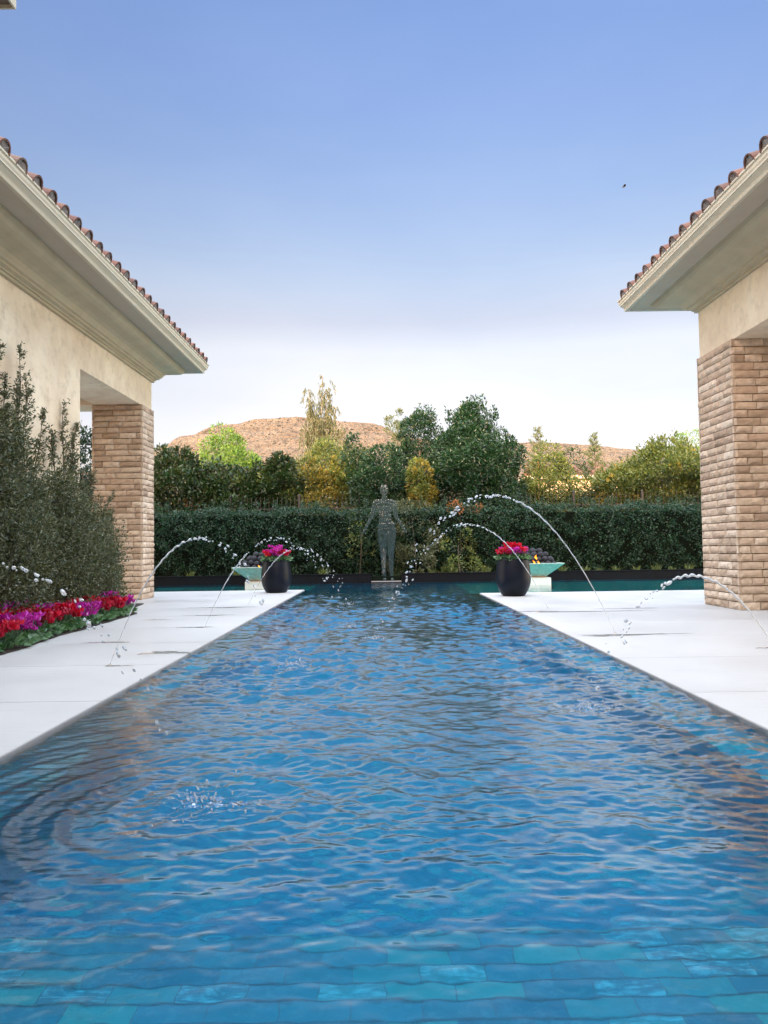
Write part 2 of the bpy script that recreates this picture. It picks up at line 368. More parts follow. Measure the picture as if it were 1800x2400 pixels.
    def build(s, name, mats, parent=None, smooth=False, origin=None):
        return np_mesh(name, np.concatenate(s.V), s.F, mats, parent, smooth, s.mi, origin)
def rot_to(d):
    d = np.asarray(d, float); d = d / np.linalg.norm(d); a = np.cross(d, (0.2, .1, 1)); a /= np.linalg.norm(a) + 1e-9; b = np.cross(d, a)
    return np.array([a, b, d]).T

def leaf_quads(P, D, L, W, N=None, jitter=True, fold=.15):
    n = len(P); D = D / (np.linalg.norm(D, axis=1, keepdims=True) + 1e-9)
    Q = rng.normal(size=(n, 3)) if N is None else N
    S = np.cross(D, Q); S /= np.linalg.norm(S, axis=1, keepdims=True) + 1e-9
    U = np.cross(S, D)
    L = (L * rng.uniform(.65, 1.3, n) if jitter else np.full(n, L))[:, None]; Wd = L * W
    a = P; b = P + D * L * .45 + S * Wd * .5 + U * L * fold * .5; c = P + D * L; d = P + D * L * .45 - S * Wd * .5 + U * L * fold * .5
    V = np.stack([a, b, c, d], 1).reshape(-1, 3); F = np.arange(4 * n).reshape(n, 4)
    return V, F
def rand_dir(n):
    d = rng.normal(size=(n, 3)); return d / np.linalg.norm(d, axis=1, keepdims=True)

# ================================================================== SETTING
# pool outline (metres). channel: x -2.075..2.25, cross pool behind
XL, XR, Y0, YL, YR, YB, XC = -2.075, 2.25, 0.9, 20.4, 17.9, 24.3, 15.0
WZ = -0.022
b = MB()
S = 3000
for (x0, x1, y0, y1) in ((-S, S, -S, Y0 - .3), (-S, -XC - .3, Y0 - .3, YB + .3), (XC + .3, S, Y0 - .3, YB + .3), (-S, S, YB + .3, S),
                         (-XC - .3, XL - .3, Y0 - .3, YL - .3), (XR + .3, XC + .3, Y0 - .3, YR - .3)):
    b.quad((x0, y0, -.12), (x1, y0, -.12), (x1, y1, -.12), (x0, y1, -.12))
tag(b.build('ground', 'ground_earth'), kind='structure')
# deck slabs : individual big slabs with fine joints, one mesh each side
def deck(name, x0, x1, y0, y1, cuts_x, cuts_y):
    b = MB(); b.cur = 1
    b.box(x0 + .004, x1 - .004, y0 + .004, y1 - .004, -.115, -.006); b.cur = 0
    xs = [x0] + cuts_x + [x1]; ys = [y0] + cuts_y + [y1]
    for i in range(len(xs) - 1):
        for j in range(len(ys) - 1):
            b.box(xs[i] + .004, xs[i + 1] - .004, ys[j] + .005, ys[j + 1] - .005, -.05, 0)
    return tag(b.build(name, ['deck_stone', 'deck_joint']), kind='structure')
cy = [2.2 + 1.75 * i for i in range(11)]
deck('pool_deck', -XC, XL, Y0, YL, [-10.6, -6.2], [y for y in cy if y < YL - .3])
deck('pool_deck', XR, XC, Y0, YR, [6.7, 11.1], [y for y in cy if y < YR - .3])
deck('pool_deck', -XC, XC, -2.6, Y0, [-9, -4.5, 0, 4.5, 9], [-.8])
b = MB()   # dark waterline trim just under the coping
for (x0, x1, y0, y1) in ((XL - .012, XL + .006, Y0, YL), (XR - .006, XR + .012, Y0, YR), (-XC, XL, YL - .01, YL + .006), (XR, XC, YR - .01, YR + .006)):
    b.box(x0, x1, y0, y1, -.11, -.004)
tag(b.build('pool_coping_edge', 'deck_edge'), kind='structure')
# basin
b = MB(); D = -1.15; E = XC
b.quad((XL, Y0, D), (XR, Y0, D), (XR, YB, D), (XL, YB, D)); b.cur = 1; b.quad((-E, YR, D), (XL, YR, D), (XL, YB, D), (-E, YB, D)); b.quad((XR, YR, D), (E, YR, D), (E, YB, D), (XR, YB, D))
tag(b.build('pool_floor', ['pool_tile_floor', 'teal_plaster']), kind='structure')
b = MB()   # underwater benches (top, mitre)
BZ = -.22
LB, RB, FB = XL + .36, XR - .36, 2.47
b.cur = 0
b.quad((XL, FB, BZ), (LB, FB, BZ), (LB, YL, BZ), (XL, YL, BZ)); b.quad((RB, FB, BZ), (XR, FB, BZ), (XR, YR, BZ), (RB, YR, BZ))
b.quad((XL, Y0, BZ), (XR, Y0, BZ), (XR, FB, BZ), (XL, FB, BZ))
b.cur = 1
b.quad((LB, FB, BZ), (LB, YL, BZ), (LB, YL, D), (LB, FB, D)); b.quad((RB, FB, BZ), (RB, YR, BZ), (RB, YR, D), (RB, FB, D))
b.quad((XL, Y0, 0 - .05), (XL, YL, -.05), (XL, YL, BZ), (XL, Y0, BZ)); b.quad((XR, Y0, -.05), (XR, YR, -.05), (XR, YR, BZ), (XR, Y0, BZ))
b.quad((-E, Y0, -.05), (-E, YB, -.05), (-E, YB, D), (-E, Y0, D)); b.quad((E, Y0, -.05), (E, YB, -.05), (E, YB, D), (E, Y0, D))
b.cur = 2
b.quad((LB, FB, BZ), (RB, FB, BZ), (RB, FB, D), (LB, FB, D)); b.quad((XL, Y0, -.05), (XR, Y0, -.05), (XR, Y0, BZ), (XL, Y0, BZ))
b.quad((-E, YL, -.05), (LB, YL, -.05), (LB, YL, D), (-E, YL, D)); b.quad((RB, YR, -.05), (E, YR, -.05), (E, YR, D), (RB, YR, D))
b.quad((-E, YB, -.05), (E, YB, -.05), (E, YB, D), (-E, YB, D))
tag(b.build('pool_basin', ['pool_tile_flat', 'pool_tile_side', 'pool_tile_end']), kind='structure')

# water surface -----------------------------------------------------
LAND = [(-.80, 3.45, 1.25), (-.90, 7.46, 1.0), (-.50, 10.95, 1.1), (-.68, 15.3, 1.1), (1.40, 5.35, 1.1), (-.10, 9.5, 1.1), (.15, 13.4, 1.3)]
wv = []
for i in range(90):
    lam = math.exp(rng.uniform(math.log(.11), math.log(.50))); th = rng.normal(math.pi / 2, .75)
    wv.append((2 * math.pi / lam * math.cos(th), 2 * math.pi / lam * math.sin(th), rng.uniform(0, 6.28), lam))
fw = []
for i in range(80):
    lam = math.exp(rng.uniform(math.log(.045), math.log(.11))); th = rng.normal(math.pi / 2, .7)
    fw.append((2 * math.pi / lam * math.cos(th), 2 * math.pi / lam * math.sin(th), rng.uniform(0, 6.28), lam))
def wh(x, y):
    h = np.zeros_like(x)
    fade_ = np.clip((11 - y) / 6, 0, 1)
    for kx, ky, ph, lam in fw: h += .26 * fade_ * math.sqrt(2 / len(fw)) * lam / (2 * math.pi) * np.sin(kx * x + ky * y + ph + 1.5 * np.sin(2.1 * x + 2.3 * y + ph))
    calm = 1 / (1 + np.exp(-((x + 1.05) * 1.6 + (y - 2.6) * .9)))       # calmer water in the near left corner
    near = np.clip((y - 1.8) / 2.2, .12, 1)
    amp = (.10 + .90 * calm * near) * np.clip((22 - y) / 7, .06, 1)
    gust = .6 + .4 * np.sin(1.1 * x + .7 * y + .5) * np.sin(.5 * y - 1.3 * x)
    for kx, ky, ph, lam in wv:
        h += (.17 + .13 * np.clip((y - 3) / 5, 0, 1)) * math.sqrt(2 / len(wv)) * lam / (2 * math.pi) * np.sin(kx * x + ky * y + ph + 1.2 * np.sin(.9 * x + 1.3 * y + ph))
    h *= amp * gust
    for (sx_, sy_, a) in LAND:
        d = np.hypot(x - sx_, y - sy_) + 1e-3
        fade = np.exp(-d / 1.3) * np.clip(d / .12, 0, 1) * (np.clip((y - 1.5) / 1.5, .25, 1))
        dd = d + .03 * np.sin(3 * np.arctan2(y - sy_, x - sx_) + a * 9)
        h += a * fade * (.0030 * np.sin(2 * math.pi * dd / .19) + .0016 * np.sin(2 * math.pi * dd / .10 + 1) + .0014 * np.sin(2 * math.pi * dd / .31 + 2 * x))
        core = np.exp(-(d / .22) ** 2)
        h += a * core * .007 * np.sin(40 * x + 9 * np.sin(23 * y)) * np.sin(37 * y + 7 * np.sin(29 * x))
    return h
ys = [Y0 - .02]
while ys[-1] < YB + .03: ys.append(ys[-1] + max(.0085, .0028 * ys[-1]))
ys[-1] = YB + .03; ys = np.array(ys)
NX = 340
xs = np.linspace(XL - .004, XR + .004, NX)
Xg, Yg = np.meshgrid(xs, ys); Hh = wh(Xg, Yg)
edge = 1.0
V = np.stack([Xg, Yg, WZ + Hh], -1).reshape(-1, 3); ny = len(ys)
idx = np.arange(ny * NX).reshape(ny, NX)
F1 = np.stack([idx[:-1, :-1], idx[:-1, 1:], idx[1:, 1:], idx[1:, :-1]], -1).reshape(-1, 4)
# wings of the cross pool
def wing(x0, x1, y0, off, n=160, m=40):
    xx = np.sign(x1 - x0) * 1; X_, Y_ = np.meshgrid(np.linspace(min(x0, x1), max(x0, x1), n), np.linspace(y0, YB + .03, m))
    Hh = .0012 * np.sin(3.1 * Y_ + 1.7 * X_) * 0
    V = np.stack([X_, Y_, WZ + Hh], -1).reshape(-1, 3); i = np.arange(n * m).reshape(m, n) + off
    return V, np.stack([i[:-1, :-1], i[:-1, 1:], i[1:, 1:], i[1:, :-1]], -1).reshape(-1, 4)
off = len(V); V2, F2 = wing(-E - .01, XL - .004, YL - .004, off); off += len(V2); V3, F3 = wing(XR + .004, E + .01, YR - .004, off); off += len(V3)
BB = np.array([(-E - .01, Y0 - .02, D - .05), (E + .01, Y0 - .02, D - .05), (E + .01, YB + .03, D - .05), (-E - .01, YB + .03, D - .05)])
F4 = np.array([[off, off + 3, off + 2, off + 1]])
VV = np.concatenate([V, V2, V3, BB]); FF = np.concatenate([F1, F2, F3, F4])
tag(np_mesh('pool_water', VV, FF, 'water', smooth=True), kind='structure')
#@@HILL
# hills -------------------------------------------------------------
px = [-420, -260, -200, -166, -153, -128, -102, -66, -22, 3, 28, 70, 106, 126, 173, 206, 228, 300, 420]
pz = [40, 56, 76, 87, 93, 101, 105.6, 107, 103.8, 98, 89, 84, 83, 82.5, 80.4, 78, 74, 70, 50]
def fbm(x, y, sc, oct=5, seed=0):
    r = np.random.default_rng(seed); o = np.zeros_like(x); a = 1; tot = 0
    for k in range(oct):
        for j in range(4):
            th = r.uniform(0, 6.28); ph = r.uniform(0, 6.28); f = sc * 2 ** k * r.uniform(.8, 1.3)
            o += a * np.sin((x * math.cos(th) + y * math.sin(th)) * f + ph + 1.3 * np.sin(f * .6 * (x * math.sin(th) - y * math.cos(th)) + ph * 2)) / 4
        tot += a; a *= .55
    return o / tot
xh = np.arange(-330, 331, 1.0); yh = np.concatenate([np.arange(430, 640, .9), np.arange(640, 900, 12)])
Xh, Yh = np.meshgrid(xh, yh)
crest = np.interp(Xh, px, pz) - 1.0
warp = 14 * fbm(Xh, Yh, .025, 5, 3)
tt = np.clip((Yh + warp - 440) / 160, 0, 1)
hh = crest * (tt ** .9)
# strata : terraces
st = 9.0; q = hh / st; fq = q - np.floor(q); ter = (np.floor(q) + np.clip((fq - .45) / .55, 0, 1) ** .8) * st
upper = np.clip((hh / crest - .45) / .3, 0, 1)
hh = hh * (1 - .75 * upper) + ter * .75 * upper
hh += 1.1 * fbm(Xh, Yh, .18, 5, 9) * (tt < 1) * np.clip(tt * 4, 0, 1) + .7 * fbm(Xh, Yh, .35, 4, 11) * (tt >= 1)
hh = np.minimum(hh, crest + .9 * fbm(Xh, Yh, .12, 5, 21))
V = np.stack([Xh, Yh, hh - .3], -1).reshape(-1, 3); n_, m_ = Xh.shape; i = np.arange(n_ * m_).reshape(n_, m_)
tag(np_mesh('desert_hill', V, np.stack([i[:-1, :-1], i[:-1, 1:], i[1:, 1:], i[1:, :-1]], -1).reshape(-1, 4), 'desert_rock'), kind='structure')

# ================================================================== PAVILIONS
def brick_column(x0, x1, y0, y1, z0, z1, parent, name='brick_pillar', ch=.129):
    b = MB(); b.cur = 1; b.box(x0 + .035, x1 - .035, y0 + .035, y1 - .035, z0, z1 - .002); b.cur = 0
    n = round((z1 - z0) / ch); ch = (z1 - z0) / n
    def block(ax, u0, u1, w, out, za, zb):
        # a rock faced block on a side; front face is a small bumpy grid
        nu, nz = 5, 3; V = []; F = []
        pr = random.uniform(-.004, .018)
        for jz in range(nz + 1):
            for iu in range(nu + 1):
                u = u0 + (u1 - u0) * iu / nu; z = za + (zb - za) * jz / nz
                e = (iu in (0, nu)) or (jz in (0, nz))
                d = -.010 + random.uniform(-.003, .003) if e else pr + random.uniform(-.002, .013)
                if jz in (0, nz): z += random.uniform(-.0025, .0025)
                p = w + out * d
                V.append((p, u, z) if ax == 'x' else (u, p, z))
        fl = (out > 0) == (ax == 'x')
        for jz in range(nz):
            for iu in range(nu):
                a = jz * (nu + 1) + iu; q = (a, a + 1, a + nu + 2, a + nu + 1); F.append(q if fl else q[::-1])
        # sides back to the core
        ring = [iu for iu in range(nu + 1)] + [jz * (nu + 1) + nu for jz in range(1, nz + 1)] + [nz * (nu + 1) + iu for iu in range(nu - 1, -1, -1)] + [jz * (nu + 1) for jz in range(nz - 1, 0, -1)]
        k0 = len(V)
        for r_ in ring:
            v = list(V[r_]); v[0 if ax == 'x' else 1] = w - out * .05; V.append(tuple(v))
        m = len(ring)
        for k in range(m):
            q = (ring[k], k0 + k, k0 + (k + 1) % m, ring[(k + 1) % m]); F.append(q if fl else q[::-1])
        b.add(V, F)
    for k in range(n):
        za, zb = z0 + k * ch + .0065, z0 + (k + 1) * ch - .0065
        for ax, lo, hi, w, out in (('x', y0, y1, x1, 1), ('x', y0, y1, x0, -1), ('y', x0, x1, y0, -1), ('y', x0, x1, y1, 1)):
            cuts = [lo]
            while cuts[-1] < hi:
                cuts.append(cuts[-1] + random.choice([.22, .3, .36, .42, .5]) * random.uniform(.9, 1.1))
            if hi - cuts[-2] < .13 and len(cuts) > 2: cuts.pop(-2)
            cuts[-1] = hi
            for u0, u1 in zip(cuts[:-1], cuts[1:]): block(ax, u0 + (.004 if u0 > lo else -.004), u1 - (.006 if u1 < hi else -.004), w, out, za, zb)
    return b.build(name, ['rock_brick', 'mortar'], parent)

def sweep_profile(b, prof, path):
    """prof: (offset, z) outward; path: list of ((x,y),(nx,ny)) mitred offset directions"""
    k0 = []; V = []; F = []; n = len(prof)
    for (p, d) in path:
        for (o, z) in prof: V.append((p[0] + d[0] * o, p[1] + d[1] * o, z))
    for i in range(len(path) - 1):
        for j in range(n - 1): F.append((i * n + j, (i + 1) * n + j, (i + 1) * n + j + 1, i * n + j + 1))
    b.add(V, F)

def roof_tiles(parent, sg, xe, ye, y_start, depth, ze, pitch=.36, sp=.42, back=4.0):
    """hip roof: eave along y at x=xe (outward sign sg), end eave along x at y=ye"""
    b = MB(); sl = math.hypot(1, pitch)
    # deck plane under tiles
    b.cur = 1
    b.add([(xe, y_start, ze), (xe, ye, ze), (xe - sg * depth, ye - depth, ze + pitch * depth), (xe - sg * depth, y_start, ze + pitch * depth)], [(0, 1, 2, 3)])
    xb = xe - sg * depth * 2
    b.add([(xe, ye, ze), (xb, ye, ze), (xe - sg * depth, ye - depth, ze + pitch * depth)], [(0, 1, 2)])
    r = .135; course = .40
    def barrel(o, ue, vs, L, rad, flat_end):
        # o origin at eave, ue: unit along eave, vs: unit upslope(3d)
        nn = np.cross(ue, vs); nn = nn if nn[2] > 0 else -nn
        V = []; seg = 8
        for (t_, rr) in ((0, rad), (L, rad * .86)):
            for k in range(seg + 1):
                a = math.pi * k / seg
                V.append(o + vs * t_ + ue * (rr * math.cos(a)) + nn * (rr * 1.0 * math.sin(a)))
        for (t_, rr) in ((0, rad - .022), (L, rad * .86 - .022)):
            for k in range(seg + 1):
                a = math.pi * k / seg
                V.append(o + vs * t_ + ue * (rr * math.cos(a)) + nn * (rr * 1.0 * math.sin(a)))
        m = seg + 1; F = []
        for k in range(seg):
            F.append((k, k + 1, m + k + 1, m + k)); F.append((2 * m + k, 2 * m + k + 1, 3 * m + k + 1, 3 * m + k)); F.append((k, k + 1, 2 * m + k + 1, 2 * m + k))
        b.cur = 0; b.add(V, F)
        if flat_end:
            V = [o + vs * .025]; 
            for k in range(seg + 1):
                a = math.pi * k / seg; rr = (rad - .022) * random.uniform(.93, 1.0)
                V.append(o + vs * random.uniform(.005, .03) + ue * (rr * math.cos(a)) + nn * (rr * math.sin(a)))
            b.cur = 1; b.add(V, [(0, k, k + 1) for k in range(1, seg + 1)])
    def pan(o, ue, vs, L, rad):
        nn = np.cross(ue, vs); nn = nn if nn[2] > 0 else -nn; V = []; seg = 6
        for t_ in (0, L):
            for k in range(seg + 1):
                a = math.pi * k / seg; V.append(o + vs * t_ + ue * (rad * math.cos(a)) - nn * (rad * .5 * math.sin(a)) + nn * .05)
        m = seg + 1; b.cur = 0; b.add(V, [(k, k + 1, m + k + 1, m + k) for k in range(seg)])
    def column(o, ue, vs, plan_len):
        nrow = max(1, int(plan_len * sl / course)); nn = np.cross(ue, vs); nn = nn if nn[2] > 0 else -nn
        for k in range(nrow + 1):
            rem = plan_len * sl - k * course
            if rem < .08: break
            j = random.uniform(-.012, .012)
            oo = o + vs * (k * course - .07) + nn * (.035 + .012 * random.random()) + ue * j
            barrel(oo, ue, vs, min(course + .07, rem + .07), r * random.uniform(.96, 1.04), k == 0)
            if k == 0: barrel(oo + vs * .05 - nn * .035, ue, vs, .3, r * .98, True)
            pan(o + vs * (k * course - .05) + ue * sp / 2, ue, vs, min(course, rem), sp * .33)
    ue = np.array([0, 1., 0]); vs = np.array([-sg / sl, 0, pitch / sl])
    y = ye - .32
    while y > y_start:
        column(np.array([xe, y, ze]), ue, vs, min(depth, ye - y)); y -= sp
    ue = np.array([1., 0, 0]); vs = np.array([0, -1 / sl, pitch / sl]); k = 0
    d = .32
    while d < depth + 2:
        column(np.array([xe - sg * d, ye, ze]), ue, vs, min(d, depth)); d += sp
    # hip caps
    hd = np.array([-sg, -1, pitch]); hl = np.linalg.norm(hd); hd = hd / hl; ue = np.cross(hd, (0, 0, 1)); ue /= np.linalg.norm(ue)
    for k in range(int(depth * hl / .4)):
        barrel(np.array([xe, ye, ze + .05]) + hd * (k * .4 + .05), ue, hd, .46, .15, k == 0)
    b.build('roof', ['clay_tile', 'tile_mortar'], parent)

def pavilion(sg, label, xw, yw, y_start, pil, zb, zw, prof, zs, gut, open_y, y_far):
    """sg: +1 the building stands on the left and faces +x ; -1 mirrored. xw wall plane, yw rear wall plane"""
    t_ = thing('garden_pavilion', (xw, yw, 0), label, 'building')
    X = lambda o: xw + sg * o          # o>0 towards the pool
    def bx(mb, o0, o1, y0, y1, z0, z1):
        a, c_ = sorted((X(o0), X(o1))); mb.box(a, c_, y0, y1, z0, z1)
    TH = pil[1] - .04                  # wall depth
    b = MB()
    bx(b, -TH, 0, y_start, open_y, -.1, zw + .45)                 # long wall
    bx(b, -TH, 0, open_y, yw, zb, zw + .45)                       # beam over the opening
    bx(b, -4.6, -TH, open_y - .3, open_y, -.1, zw + .45)          # cross wall
    bx(b, -4.6, -TH, yw - .85, yw, zb, zw + .45)                  # rear beam
    b.build('wall', 'stucco', t_)
    b = MB(); bx(b, -4.6, -TH, open_y, yw - .85, zb + .28, zb + .4); b.build('ceiling', 'ceiling_plaster', t_)
    x0, x1 = sorted((X(.05), X(-pil[1]))); brick_column(x0, x1, pil[0], yw + .02, 0, zb + .003, t_)
    x0, x1 = sorted((X(-4.0), X(-4.9))); brick_column(x0, x1, pil[0], yw + .02, 0, zb + .003, t_)
    path = [((xw, y_start), (sg, 0)), ((xw, yw), (sg, 1)), ((xw - sg * 9.5, yw), (0, 1))]
    b = MB(); sweep_profile(b, prof, path); o = b.build('cornice', 'cornice_plaster', t_)
    for p in o.data.polygons: p.use_smooth = False
    oo, ov = prof[-1][0], gut      # overhang
    b = MB(); sweep_profile(b, [(oo - .02, zs), (ov, zs), (ov, zs + .012)], path)
    b.build('soffit', 'soffit_paint', t_)
    g0 = ov
    b = MB()
    sweep_profile(b, [(g0 - .03, zs - .004), (g0 + .03, zs - .012), (g0 + .04, zs + .012), (g0 + .03, zs + .03), (g0 + .04, zs + .05), (g0 + .085, zs + .095), (g0 + .115, zs + .15),
                      (g0 + .115, zs + .19), (g0 + .135, zs + .20), (g0 + .135, zs + .225), (g0 + .12, zs + .225), (g0 + .10, zs + .20), (g0 + .10, zs + .10), (g0 - .02, zs + .06), (g0 - .02, zs + .25)], path)
    b.build('gutter', 'gutter_paint', t_)
    roof_tiles(t_, sg, xw + sg * (g0 + .06), yw + g0 + .06, y_start, 4.2, zs + .19)
    return t_
def cornice_prof(z, top, ov):
    k = (top - z)
    pts = [(0, 0), (.055, .0), (.055, .10), (.085, .10), (.085, .16), (.15, .20), (.15, .27), (.19, .30), (.21, .38), (.25, .50), (.32, .58), (.41, .62), (.50, .645), (.57, .70), (.61, .80), (.635, .92), (.64, 1.0)]
    return [(o, z + q * k) for o, q in pts]
PL = pavilion(1, 'beige stucco pavilion with brick pillar and tiled roof behind the big shrub and flower bed', -5.40, 18.0, 6.4, (17.15, 1.08), 4.385, 5.06,
              cornice_prof(5.06, 5.50, 1.0), 5.50, .98, 13.72, 20)
PR = pavilion(-1, 'beige stucco pavilion with brick pillar and tiled roof, no plants against it', 5.79, 13.74, 2.5, (12.39, 1.42), 4.42, 5.27,
              cornice_prof(5.27, 5.64, 1.0), 5.62, .98, 8.2, 15)

# main house behind the camera; its left wing eave shows in the top left corner
H_ = thing('main_house', (0, -3, 0), 'brown soffit and cream fascia corner of the tall house at the top left edge', 'building')
b = MB()
b.box(-12, 16, -14, -2.7, -.1, 8.2); b.box(-24, -12, -14, -2.5, -.1, 9.6); b.box(-16, -3.9, -2.7, 5.2, -.1, 5.3)  # unseen blocks sized for their shade; the taller left one is added for it
b.build('wall', 'stucco', H_)
b = MB()
b.box(-17, -2.862, -2.2, 5.895, 5.43, 5.60); b.box(-12, 17, -15, -1.8, 8.2, 8.4); b.box(-25, -12, -15, -1.7, 9.6, 9.8)
b.build('soffit', 'brown_metal', H_)
b = MB()
b.box(-17, -2.845, 5.895, 5.912, 5.40, 5.74); b.box(-2.862, -2.845, -2.2, 5.895, 5.40, 5.74); b.box(-17.02, 17.02, -1.8, -1.75, 8.2, 8.6)
b.build('fascia', 'gutter_paint', H_)
b = MB()
b.add([(-17.1, 6.0, 5.74), (-2.78, 6.0, 5.74), (-2.78, -2.2, 5.74), (-17.1, -2.2, 5.74), (-6.8, 2.0, 7.1), (-17, 2, 7.1), (-6.8, -2.2, 7.1), (-17, -2.2, 7.1)], [(0, 1, 4, 5), (1, 2, 6, 4), (4, 6, 7, 5), (0, 3, 2, 1)])
b.add([(-12, -1.7, 8.6), (17, -1.7, 8.6), (17, -15, 8.6), (-12, -15, 8.6), (-12, -8.4, 11), (10.5, -8.4, 11)], [(0, 1, 5, 4), (1, 2, 5), (2, 3, 4, 5), (3, 0, 4)])
b.add([(-25, -1.6, 9.8), (-11.5, -1.6, 9.8), (-11.5, -15, 9.8), (-25, -15, 9.8), (-20, -8.3, 12.4), (-13, -8.3, 12.4)], [(0, 1, 5, 4), (1, 2, 5), (2, 3, 4, 5), (3, 0, 4)])  # roof of the added left block, raised to shade the left trees
for k in range(12): b.ball((-2.80, 5.75 - .42 * k, 5.80), .13, 8, 6, (1.6, 1, .9))
b.build('roof', 'clay_tile', H_)
for x in (-10.5, -7, -1.6, 1.6, 7, 10.5):
    for (z0, z1) in ((.4, 2.9), (4.6, 6.8)):
        if x < -3 and z0 < 4: continue
        w = MB(); w.box(x - 1.0, x + 1.0, -2.72, -2.64, z0 - .06, z1 + .06); f = w.build('window', 'brown_metal', H_)
        g_ = MB(); g_.box(x - .9, x - .03, -2.65, -2.635, z0, z1); g_.box(x + .03, x + .9, -2.65, -2.635, z0, z1); g_.build('pane', 'window_glass_dark', f)
#@@END
#@@PLANTS
# ================================================================== FOLIAGE
def crown(center_fn, n_cl, cr, per, leaf, asp, up=.35, droop=0, lo=None):
    """center_fn(n)->(n,3) cluster centres and outward dirs; returns leaf quads"""
    C, O = center_fn(n_cl)
    crs = cr * rng.uniform(.6, 1.35, n_cl)
    k = np.repeat(np.arange(n_cl), per); n = len(k)
    d = rand_dir(n); d = d + O[k] * .6; d /= np.linalg.norm(d, axis=1, keepdims=True)
    P = C[k] + d * (crs[k] * rng.uniform(.35, 1.0, n) ** .5)[:, None]
    if lo is not None: P[:, 2] = np.maximum(P[:, 2], lo + rng.uniform(0, .15, n))
    D = d + rng.normal(scale=.55, size=(n, 3)); D[:, 2] += up - droop
    return leaf_quads(P, D, leaf, asp)
def profile_centers(x, y, z0, z1, rad, prof, shell=.6, ry=None):
    def fn(n):
        t_ = np.empty(0); ts = []
        while len(ts) < n:
            q = rng.uniform(0, 1, 4 * n); w = np.interp(q, *prof); keep = rng.uniform(0, 1, 4 * n) < w / max(prof[1]) + .04; ts += list(q[keep])
        ts = np.array(ts[:n]); r = np.interp(ts, *prof)
        lump = 1 + .16 * np.sin(5 * ts * 3 + x) ; a = rng.uniform(0, 2 * math.pi, n)
        lump = lump + .14 * np.sin(3 * a + x * 3 + 6 * ts)
        s = rng.uniform(shell ** 2, 1, n) ** .5 * lump
        C = np.stack([x + rad * r * s * np.cos(a), y + (ry or rad) * r * s * np.sin(a), z0 + (z1 - z0) * ts], 1)
        O = np.stack([np.cos(a), np.sin(a), (ts - .45) * 1.4], 1); O /= np.linalg.norm(O, axis=1, keepdims=True)
        return C, O
    return fn
OVAL = ([0, .15, .4, .65, .85, 1], [.45, .85, 1, .9, .6, .12])
CONE = ([0, .15, .5, .8, 1], [.7, 1, .7, .35, .05])
COLM = ([0, .1, .5, .85, 1], [.6, .9, 1, .7, .15])
WIDE = ([0, .3, .7, .88, 1], [1, 1, .95, .7, .2])
HEAP = ([0, .3, .6, .85, 1], [.9, 1, .95, .7, .25])
def trunk_mb(x, y, z0, z1, r, lean=(0, 0), limbs=6, spread=1.0, zl=.35):
    b = MB(); pts = []; n = 7
    for i in range(n):
        t_ = i / (n - 1); pts.append((x + lean[0] * t_ + .06 * math.sin(3 * t_ + x), y + lean[1] * t_ + .05 * math.cos(4 * t_ + x), z0 + (z1 - z0) * t_))
    b.tube(pts, [r * (1 - .75 * i / (n - 1)) for i in range(n)], 8)
    for k in range(limbs):
        t_ = zl + (1 - zl) * (k + .5) / limbs * .9; a = k * 2.4 + x; i = t_ * (n - 1); p0 = np.array(pts[int(i)]) + (np.array(pts[min(int(i) + 1, n - 1)]) - np.array(pts[int(i)])) * (i - int(i))
        L = spread * (1 - .45 * t_); q = [p0]
        for j in range(1, 5): q.append(p0 + np.array([math.cos(a) * L * j / 4, math.sin(a) * L * j / 4, L * .9 * (j / 4) ** 1.2]) + rng.normal(scale=.03, size=3))
        b.tube(q, [r * .42 * (1 - t_ * .5) * (1 - .2 * j) for j in range(5)], 5)
    return b
def tree(name, label, x, y, z0, z1, rad, prof, mat, leaf=.11, asp=.42, n_cl=70, per=110, cr=.4, rt=.09, cat='tree', bark='bark', zc=None, group=None, up=.35, shoots=0, shoot_mat=None, shell=.55, extra=None, limbs=6, ry=None):
    t_ = thing(name, (x, y, -.12), label, cat, group)
    zc = z0 if zc is None else zc
    V, F = crown(profile_centers(x, y, zc, z1, rad, prof, shell, ry), n_cl, cr, per, leaf, asp, up)
    Vs, Fs, off = [V], [F], len(V); mi = [np.zeros(len(F))]
    mats = [mat]
    if extra:
        for (m, n_, per_) in extra:
            V, F = crown(profile_centers(x, y, zc, z1, rad * 1.03, prof, .9, ry), n_, cr * .7, per_, leaf, asp, up)
            Vs.append(V); Fs.append(F + off); off += len(V); mats.append(m); mi.append(np.full(len(F), len(mats) - 1))
    if shoots:
        C, O = profile_centers(x, y, zc + (z1 - zc) * .72, z1, rad * .9, ([0, 1], [1, .4]), .1)(shoots)
        P = []; Dd = []
        for c_ in C:
            h_ = rng.uniform(.3, .65); m_ = 34
            tt_ = rng.uniform(0, 1, m_); a_ = rng.uniform(0, 6.28, m_)
            P.append(c_ + np.stack([.02 * np.cos(a_), .02 * np.sin(a_), tt_ * h_], 1)); Dd.append(np.stack([np.cos(a_), np.sin(a_), np.full(m_, 1.0)], 1))
        V, F = leaf_quads(np.concatenate(P), np.concatenate(Dd), leaf * 1.1, asp)
        Vs.append(V); Fs.append(F + off); mats.append(shoot_mat or mat); mi.append(np.full(len(F), len(mats) - 1))
    np_mesh('crown', np.concatenate(Vs), np.concatenate(Fs), mats, t_, mi=np.concatenate(mi))
    trunk_mb(x, y, -.12, zc + (z1 - zc) * .7, rt, limbs=limbs, spread=rad * .8, zl=.4).build('trunk', bark, t_, True)
    return t_

